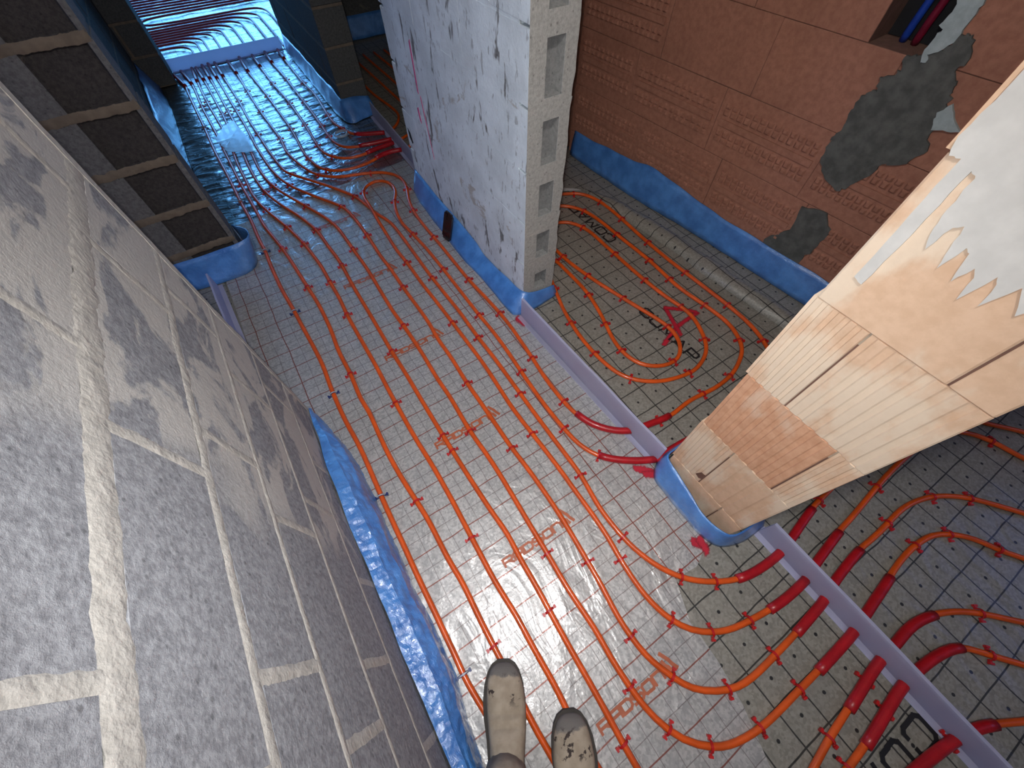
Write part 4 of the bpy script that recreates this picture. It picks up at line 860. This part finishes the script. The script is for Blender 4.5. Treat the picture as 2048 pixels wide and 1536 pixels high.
def pipe(key, pts, label, group, lift=None, clips=None, auto=None, blue=False, sm=2, mat='pipe'):
    if key in RUN_ON:                                                # the run goes on across the dim room
        xb, yb = pts[-1]; pts = list(pts) + [(xb + 0.61 * d, yb - 0.79 * d) for d in (0.3, 0.7, 1.1)]
    path = smooth_path(catmull([Vector((x, y, PR + 0.0005)) for x, y in pts], 0.022), sm)
    if lift:
        for q in path:
            for (lx, ly, lr, lh) in lift:
                d = math.hypot(q.x - lx, q.y - ly); q.z += lh * max(0, 1 - (d / lr) ** 2) if d < lr else 0
    o = tag(tube('heating_pipe', path, PR, mat), label, 'pipe', group)
    for a, b in SLEEVES.get(key, []):
        i, j = sorted((nearest(path, a), nearest(path, b)))
        if j - i < 2: j = min(len(path) - 1, i + 2)
        sl = tube('sleeve', [q + Vector((0, 0, SR - PR)) for q in path[i:j + 1]], SR, 'sleeve', o, 10); sl['label'] = 'dark red protective sleeve'
    done = []
    for c in (clips or []):
        i = nearest(path, c); done.append(path[i]); put_clip(path, i, o, blue)
    if auto:
        acc = auto * 0.5
        for i in range(1, len(path)):
            acc += (path[i] - path[i - 1]).length
            if acc > auto and all((path[i] - d).length > auto * 0.6 for d in done):
                acc = random.uniform(-0.06, 0.06); put_clip(path, i, o, blue)
    return o
GC = 'heating pipes laid along the corridor'; GR = 'heating pipes passing the right-hand strip'
LAB = {
 'A': ('orange heating pipe with dark blue clips, first from the near grey block wall', GC),
 'B': ('orange heating pipe running under the left boot, second from the grey block wall', GC),
 'C': ('straight orange heating pipe running to the right boot, third from the grey block wall', GC),
 'D': ('orange heating pipe running past the right boot, fourth from the grey block wall', GC),
 'E': ('orange heating pipe with the widest bend, fifth from the grey block wall, into the strip', GC),
 'F': ('orange heating pipe bending into the strip, sixth from the grey block wall', GC),
 'G': ('orange heating pipe bending into the strip right beside the clay pillar', GC),
 'H': ('orange heating pipe next to the concrete wall, its red sleeve entering the coil room', GC),
 'I': ('dark heating pipe bending to the second doorway, nearest the looped pipe', GC),
 'J': ('dark heating pipe to the second doorway, its sleeve touching the one beside it', GC),
 'K': ('dark heating pipe to the second doorway with a long sleeve, next to the outermost', GC),
 'L': ('outermost heating pipe bending to the second doorway beside the far pier', GC),
 'M': ('short heating pipe slipping under the blue film of the far dark pier', GC),
 'N': ('orange heating pipe turning back in a narrow keyhole loop by the concrete wall', GC),
 'Nr': ('orange pipe beyond the strip leaving the fattest sleeve, second from the clay pillar', GR),
 'P': ('orange pipe through the strip before the black lettering, fifth sleeve from the clay pillar', GR),
 'Q': ('orange pipe through the strip touching the black lettering, sixth sleeve from the clay pillar', GR),
 'R': ('thick dark red sleeved pipe on the far side of the black lettering from the pillar', GR),
}
for k, (lab, grp) in LAB.items():
    lift = [(0.42, 2.22, 0.26, 0.020)] if k == 'N' else None
    pipe(k, PIPES[k], lab, grp, lift, CLIPS.get(k), None if k in CLIPS and k not in 'P Q R' else 0.3, blue=(k == 'A'))
pipe('coil', PIPES['coil'], 'orange heating pipe coiled in long loops on the black-grid foil', 'heating pipe coil', None, None, 0.21)
GF = 'heating pipes in the daylit far room'
FX = [-0.055, 0.01, 0.075, 0.175, 0.275, 0.385, 0.485, 0.595, 0.69]; FY = [5.54, 5.655, 5.73, 5.80, 5.87, 5.94, 6.015, 6.085, 6.175]
for i in range(9):
    x, y = FX[i], FY[i]; r = 0.16 + 0.012 * i
    pts = [(x - 0.01, 5.0), (x, 5.15), (x, y - r)] + [(x - r + r * math.cos(a), y - r + r * math.sin(a)) for a in (0.4, 0.8, 1.2)] + [(x - r, y), (x - r - 0.3, y + 0.004), (-0.6, y + 0.008), (-1.3, y)]
    pipe('far', pts, 'dark red pipe leaving the end strip and sweeping sideways across the bright foil', GF, mat='pipe_far', sm=4)
pipe('far', [(0.79, 5.0), (0.80, 5.6), (0.80, 6.04), (0.76, 6.18), (0.66, 6.25), (0.33, 6.26), (-0.05, 6.26), (-0.31, 6.30), (-0.375, 6.40), (-0.31, 6.50), (-0.05, 6.53), (0.3, 6.53), (0.75, 6.53), (1.5, 6.54)], 'dark red pipe making a hairpin turn on the bright foil of the far room', GF, mat='pipe_far', sm=4)
for i in range(10):
    y = 6.63 + 0.10 * i
    pipe('farx', [(-1.6, y), (-0.4, y + 0.012), (0.8, y - 0.012), (2.0, y)], 'straight dark red pipe lying beyond the hairpin pipe in the far room', GF, mat='pipe_far')
for i, pts in enumerate([[(0.90, 3.02), (0.97, 3.08), (1.03, 3.20), (1.03, 3.36), (1.0, 3.7), (1.02, 4.3)], [(0.90, 2.86), (1.02, 2.93), (1.12, 3.15), (1.13, 3.6), (1.12, 4.3)], [(0.90, 2.74), (1.1, 2.82), (1.22, 3.1), (1.23, 3.7), (1.22, 4.4)], [(1.33, 2.5), (1.34, 3.5), (1.32, 4.4)], [(1.43, 2.5), (1.44, 3.6), (1.42, 4.4)]]):
    pipe('door%d' % i, pts, 'dark red heating pipe on the floor of the room behind the second doorway', 'heating pipes behind the second doorway')

# ------------------------------------------------------------------ small things
# black device leaning on the film
d = empty('black_device', (0.672, 1.745, 0.003)); d.rotation_euler = (0, math.radians(17), math.radians(6)); tag(d, 'small flat black device leaning upright against blue film by the concrete wall', 'device')
bm = bmesh.new(); bmesh.ops.create_cube(bm, size=1.0)
for v_ in bm.verts: v_.co = Vector((v_.co.x * 0.010, v_.co.y * 0.075, v_.co.z * 0.150 + 0.075))
bmesh.ops.bevel(bm, geom=[e for e in bm.edges if abs((e.verts[0].co - e.verts[1].co).normalized().x) > 0.9], offset=0.011, segments=3, affect='EDGES')
from_bm('body', bm, 'rubber', d)
box('camera_bump', (-0.0075, 0.008, 0.108), (-0.0045, 0.030, 0.140), 'rubber', d)
# torn clear plastic lying over the far pipes
v = []; f = []; pts = rough_outline([(x * 0.9 + 0.0, y) for x, y in TRASH], 3, 0.012); c = Vector((-0.09, 3.5, 0.0245))
v.append(tuple(c))
for x, y in pts: v.append((x, y, 0.0225 + 0.002 * noise.noise(Vector((x * 20, y * 20, 0)))))
for i in range(len(pts)): f.append((0, 1 + i, 1 + (i + 1) % len(pts)))
o = mesh('torn_film', v, f, 'clear'); md = o.modifiers.new('thickness', 'SOLIDIFY'); md.thickness = 0.0012
tag(o, 'torn scrap of milky plastic film lying over the far pipes', 'plastic scrap')
ring = [Vector((0.575 + 0.042 * math.cos(2 * PI * k / 20), 3.16 + 0.042 * math.sin(2 * PI * k / 20), 0.011)) for k in range(21)]
o = mesh('paper_scrap', [(1.30, 1.79, 0.001), (1.42, 1.83, 0.012), (1.56, 1.74, 0.002), (1.58, 1.70, 0.004), (1.44, 1.77, 0.010), (1.31, 1.76, 0.003)], [(0, 5, 4, 1), (1, 4, 3, 2)], 'paper')
md = o.modifiers.new('thickness', 'SOLIDIFY'); md.thickness = 0.001; tag(o, 'thin white paper scrap on the gridded foil near the red clay wall', 'paper scrap')
tag(tube('tape_ring', ring, 0.009, 'clear'), 'small clear plastic ring on the foil beside the bending far pipes', 'ring')

# ------------------------------------------------------------------ person: boots and trousers below the camera
def leather():
    m, nt, b = nt_new('worn_leather'); g = N(nt); p = g.obj(); q = g.xyz(p)
    wp = g.pos(); f = g.noise(wp, 35.0, 4.0); big = g.noise(wp, 24.0, 4.0, 0.65)
    col = g.mix(g.step(f, 0.3, 0.7), (0.27, 0.215, 0.155), (0.36, 0.295, 0.22))
    toe = g.step(g.math('ADD', q[1], g.math('MULTIPLY', g.math('SUBTRACT', big, 0.5), 0.05)), -0.036, -0.028)
    col = g.mix(toe, col, (0.15, 0.135, 0.12))
    sc = g.math('MULTIPLY', g.step(big, 0.56, 0.60), g.math('SUBTRACT', g.step(q[1], -0.10, -0.07), g.step(q[1], -0.035, -0.02)))
    col = g.mix(sc, col, (0.03, 0.018, 0.014))
    g.set(b.inputs['Base Color'], col); b.inputs['Roughness'].default_value = 0.8
    g.set(b.inputs['Normal'], g.bump(g.math('ADD', f, g.math('MULTIPLY', g.noise(g.vmath('MULTIPLY', p, (0.5, 2.0, 1.0)), 30.0), 1.0)), 0.5, 0.004)); return m
LEATHER = leather(); M['leather'] = LEATHER
M['sole'] = plain('boot_sole', (0.05, 0.042, 0.035), 0.8)
M['trousers'] = plain('beige_trousers', (0.48, 0.40, 0.30), 0.9, var=0.1, scale=40, bump=0.4, dist=0.004)
person = empty('person', (-0.12, -0.33, 0)); tag(person, 'person in worn beige work boots and beige trousers standing over the pipes', 'person')
def boot(toe, heading, mirror):
    """local frame: origin at the toe tip, +y forward, so the boot lies at y < 0"""
    e = empty('boot', (toe[0] - person.location.x, toe[1] - person.location.y, 0.019)); e.parent = person; e.scale = (1.13, 1.06, 1.1); e.rotation_euler = (0, 0, math.atan2(heading[1], heading[0]) - PI / 2)
    ST = [(-0.002, 0.012, 0.030), (-0.008, 0.026, 0.045), (-0.020, 0.036, 0.056), (-0.045, 0.044, 0.066), (-0.08, 0.0475, 0.074), (-0.098, 0.047, 0.0805), (-0.104, 0.046, 0.0775), (-0.112, 0.046, 0.086), (-0.124, 0.0455, 0.0875), (-0.130, 0.045, 0.088), (-0.138, 0.044, 0.098), (-0.15, 0.042, 0.104), (-0.185, 0.038, 0.125), (-0.22, 0.036, 0.14), (-0.255, 0.035, 0.14), (-0.278, 0.028, 0.13), (-0.288, 0.012, 0.11)]
    n = 16; v, f = [], []
    for y, hw, h in ST:
        sx = mirror * 0.006 * math.sin(max(0, min(1, (-y) / 0.29)) * PI)
        for k in range(n):
            a = 2 * PI * k / n; ca, sa = math.cos(a), math.sin(a)
            v.append((sx + hw * math.copysign(abs(ca) ** 0.75, ca), y, 0.018 + (h - 0.018) * (0.5 + 0.5 * math.copysign(abs(sa) ** 0.7, sa))))
    for i in range(len(ST) - 1):
        for k in range(n): f.append((i * n + k, i * n + (k + 1) % n, (i + 1) * n + (k + 1) % n, (i + 1) * n + k))
    f += [tuple(reversed(range(n))), tuple(range((len(ST) - 1) * n, len(ST) * n))]
    up = mesh('upper', v, f, 'leather', e, True); sb = up.modifiers.new('round', 'SUBSURF'); sb.levels = 2; sb.render_levels = 2
    out = [(0.014, 0.004), (0.030, -0.006), (0.040, -0.022), (0.0485, -0.05), (0.052, -0.085), (0.050, -0.12), (0.044, -0.16), (0.040, -0.21), (0.039, -0.255), (0.032, -0.283), (0.015, -0.293)]
    ol = out + [(-x, y) for x, y in reversed(out)]; bm = bmesh.new()
    lo = [bm.verts.new((x, y, 0)) for x, y in ol]; hi = [bm.verts.new((x, y, 0.022)) for x, y in ol]; bm.faces.new(hi); bm.faces.new(list(reversed(lo))); m = len(ol)
    for i in range(m): bm.faces.new((lo[i], lo[(i + 1) % m], hi[(i + 1) % m], hi[i]))
    bmesh.ops.recalc_face_normals(bm, faces=bm.faces); from_bm('sole', bm, 'sole', e)
    sh = [Vector((0, -0.205, 0.09)), Vector((0.004, -0.222, 0.14)), Vector((0.018, -0.248, 0.20)), Vector((0.045, -0.29, 0.29))]
    tube('shaft', sh, lambda i: [0.044, 0.047, 0.053, 0.056][i], 'leather', e, 16)
    return e
HL = Vector((0.50, 0.866, 0)); HRt = Vector((0.47, 0.88, 0))
b1 = boot((-0.072, -0.046), HL, 1); b2 = boot((0.020, -0.238), HRt, -1)
# legs and hips: one continuous skinned body from hips to ankles
def leg_joints(toe, hd):
    a = Vector((toe[0], toe[1], 0)) - hd * 0.235
    return a
aL = leg_joints((-0.072, -0.046), HL); aR = leg_joints((0.020, -0.238), HRt)
hip = Vector((-0.035, -0.56, 0.90)); fx = Vector((0.50, 0.866, 0)); rt = Vector((0.866, -0.5, 0))
J = [hip, hip - rt * 0.10 + Vector((0, 0, -0.06)), hip + rt * 0.10 + Vector((0, 0, -0.06)),
     aL + Vector((0.02, -0.16, 0.53)), aR + Vector((0.01, -0.16, 0.53)),
     aL + Vector((0.0, -0.10, 0.36)), aR + Vector((0.0, -0.10, 0.36)), hip + Vector((0, 0, 0.10)) + rt * 0.0]
E_ = [(0, 1), (0, 2), (1, 3), (2, 4), (3, 5), (4, 6), (0, 7)]
RAD = [0.125, 0.092, 0.092, 0.070, 0.070, 0.068, 0.068, 0.135]
me = bpy.data.meshes.new('trousers'); me.from_pydata([tuple(j - person.location) for j in J], E_, []); tr = link('trousers', me, 'trousers', person)
sk = tr.modifiers.new('skin', 'SKIN'); sk.use_smooth_shade = True
for i, r in enumerate(RAD): me.skin_vertices[0].data[i].radius = (r, r)
me.skin_vertices[0].data[0].use_root = True
sb = tr.modifiers.new('sub', 'SUBSURF'); sb.levels = 2; sb.render_levels = 2
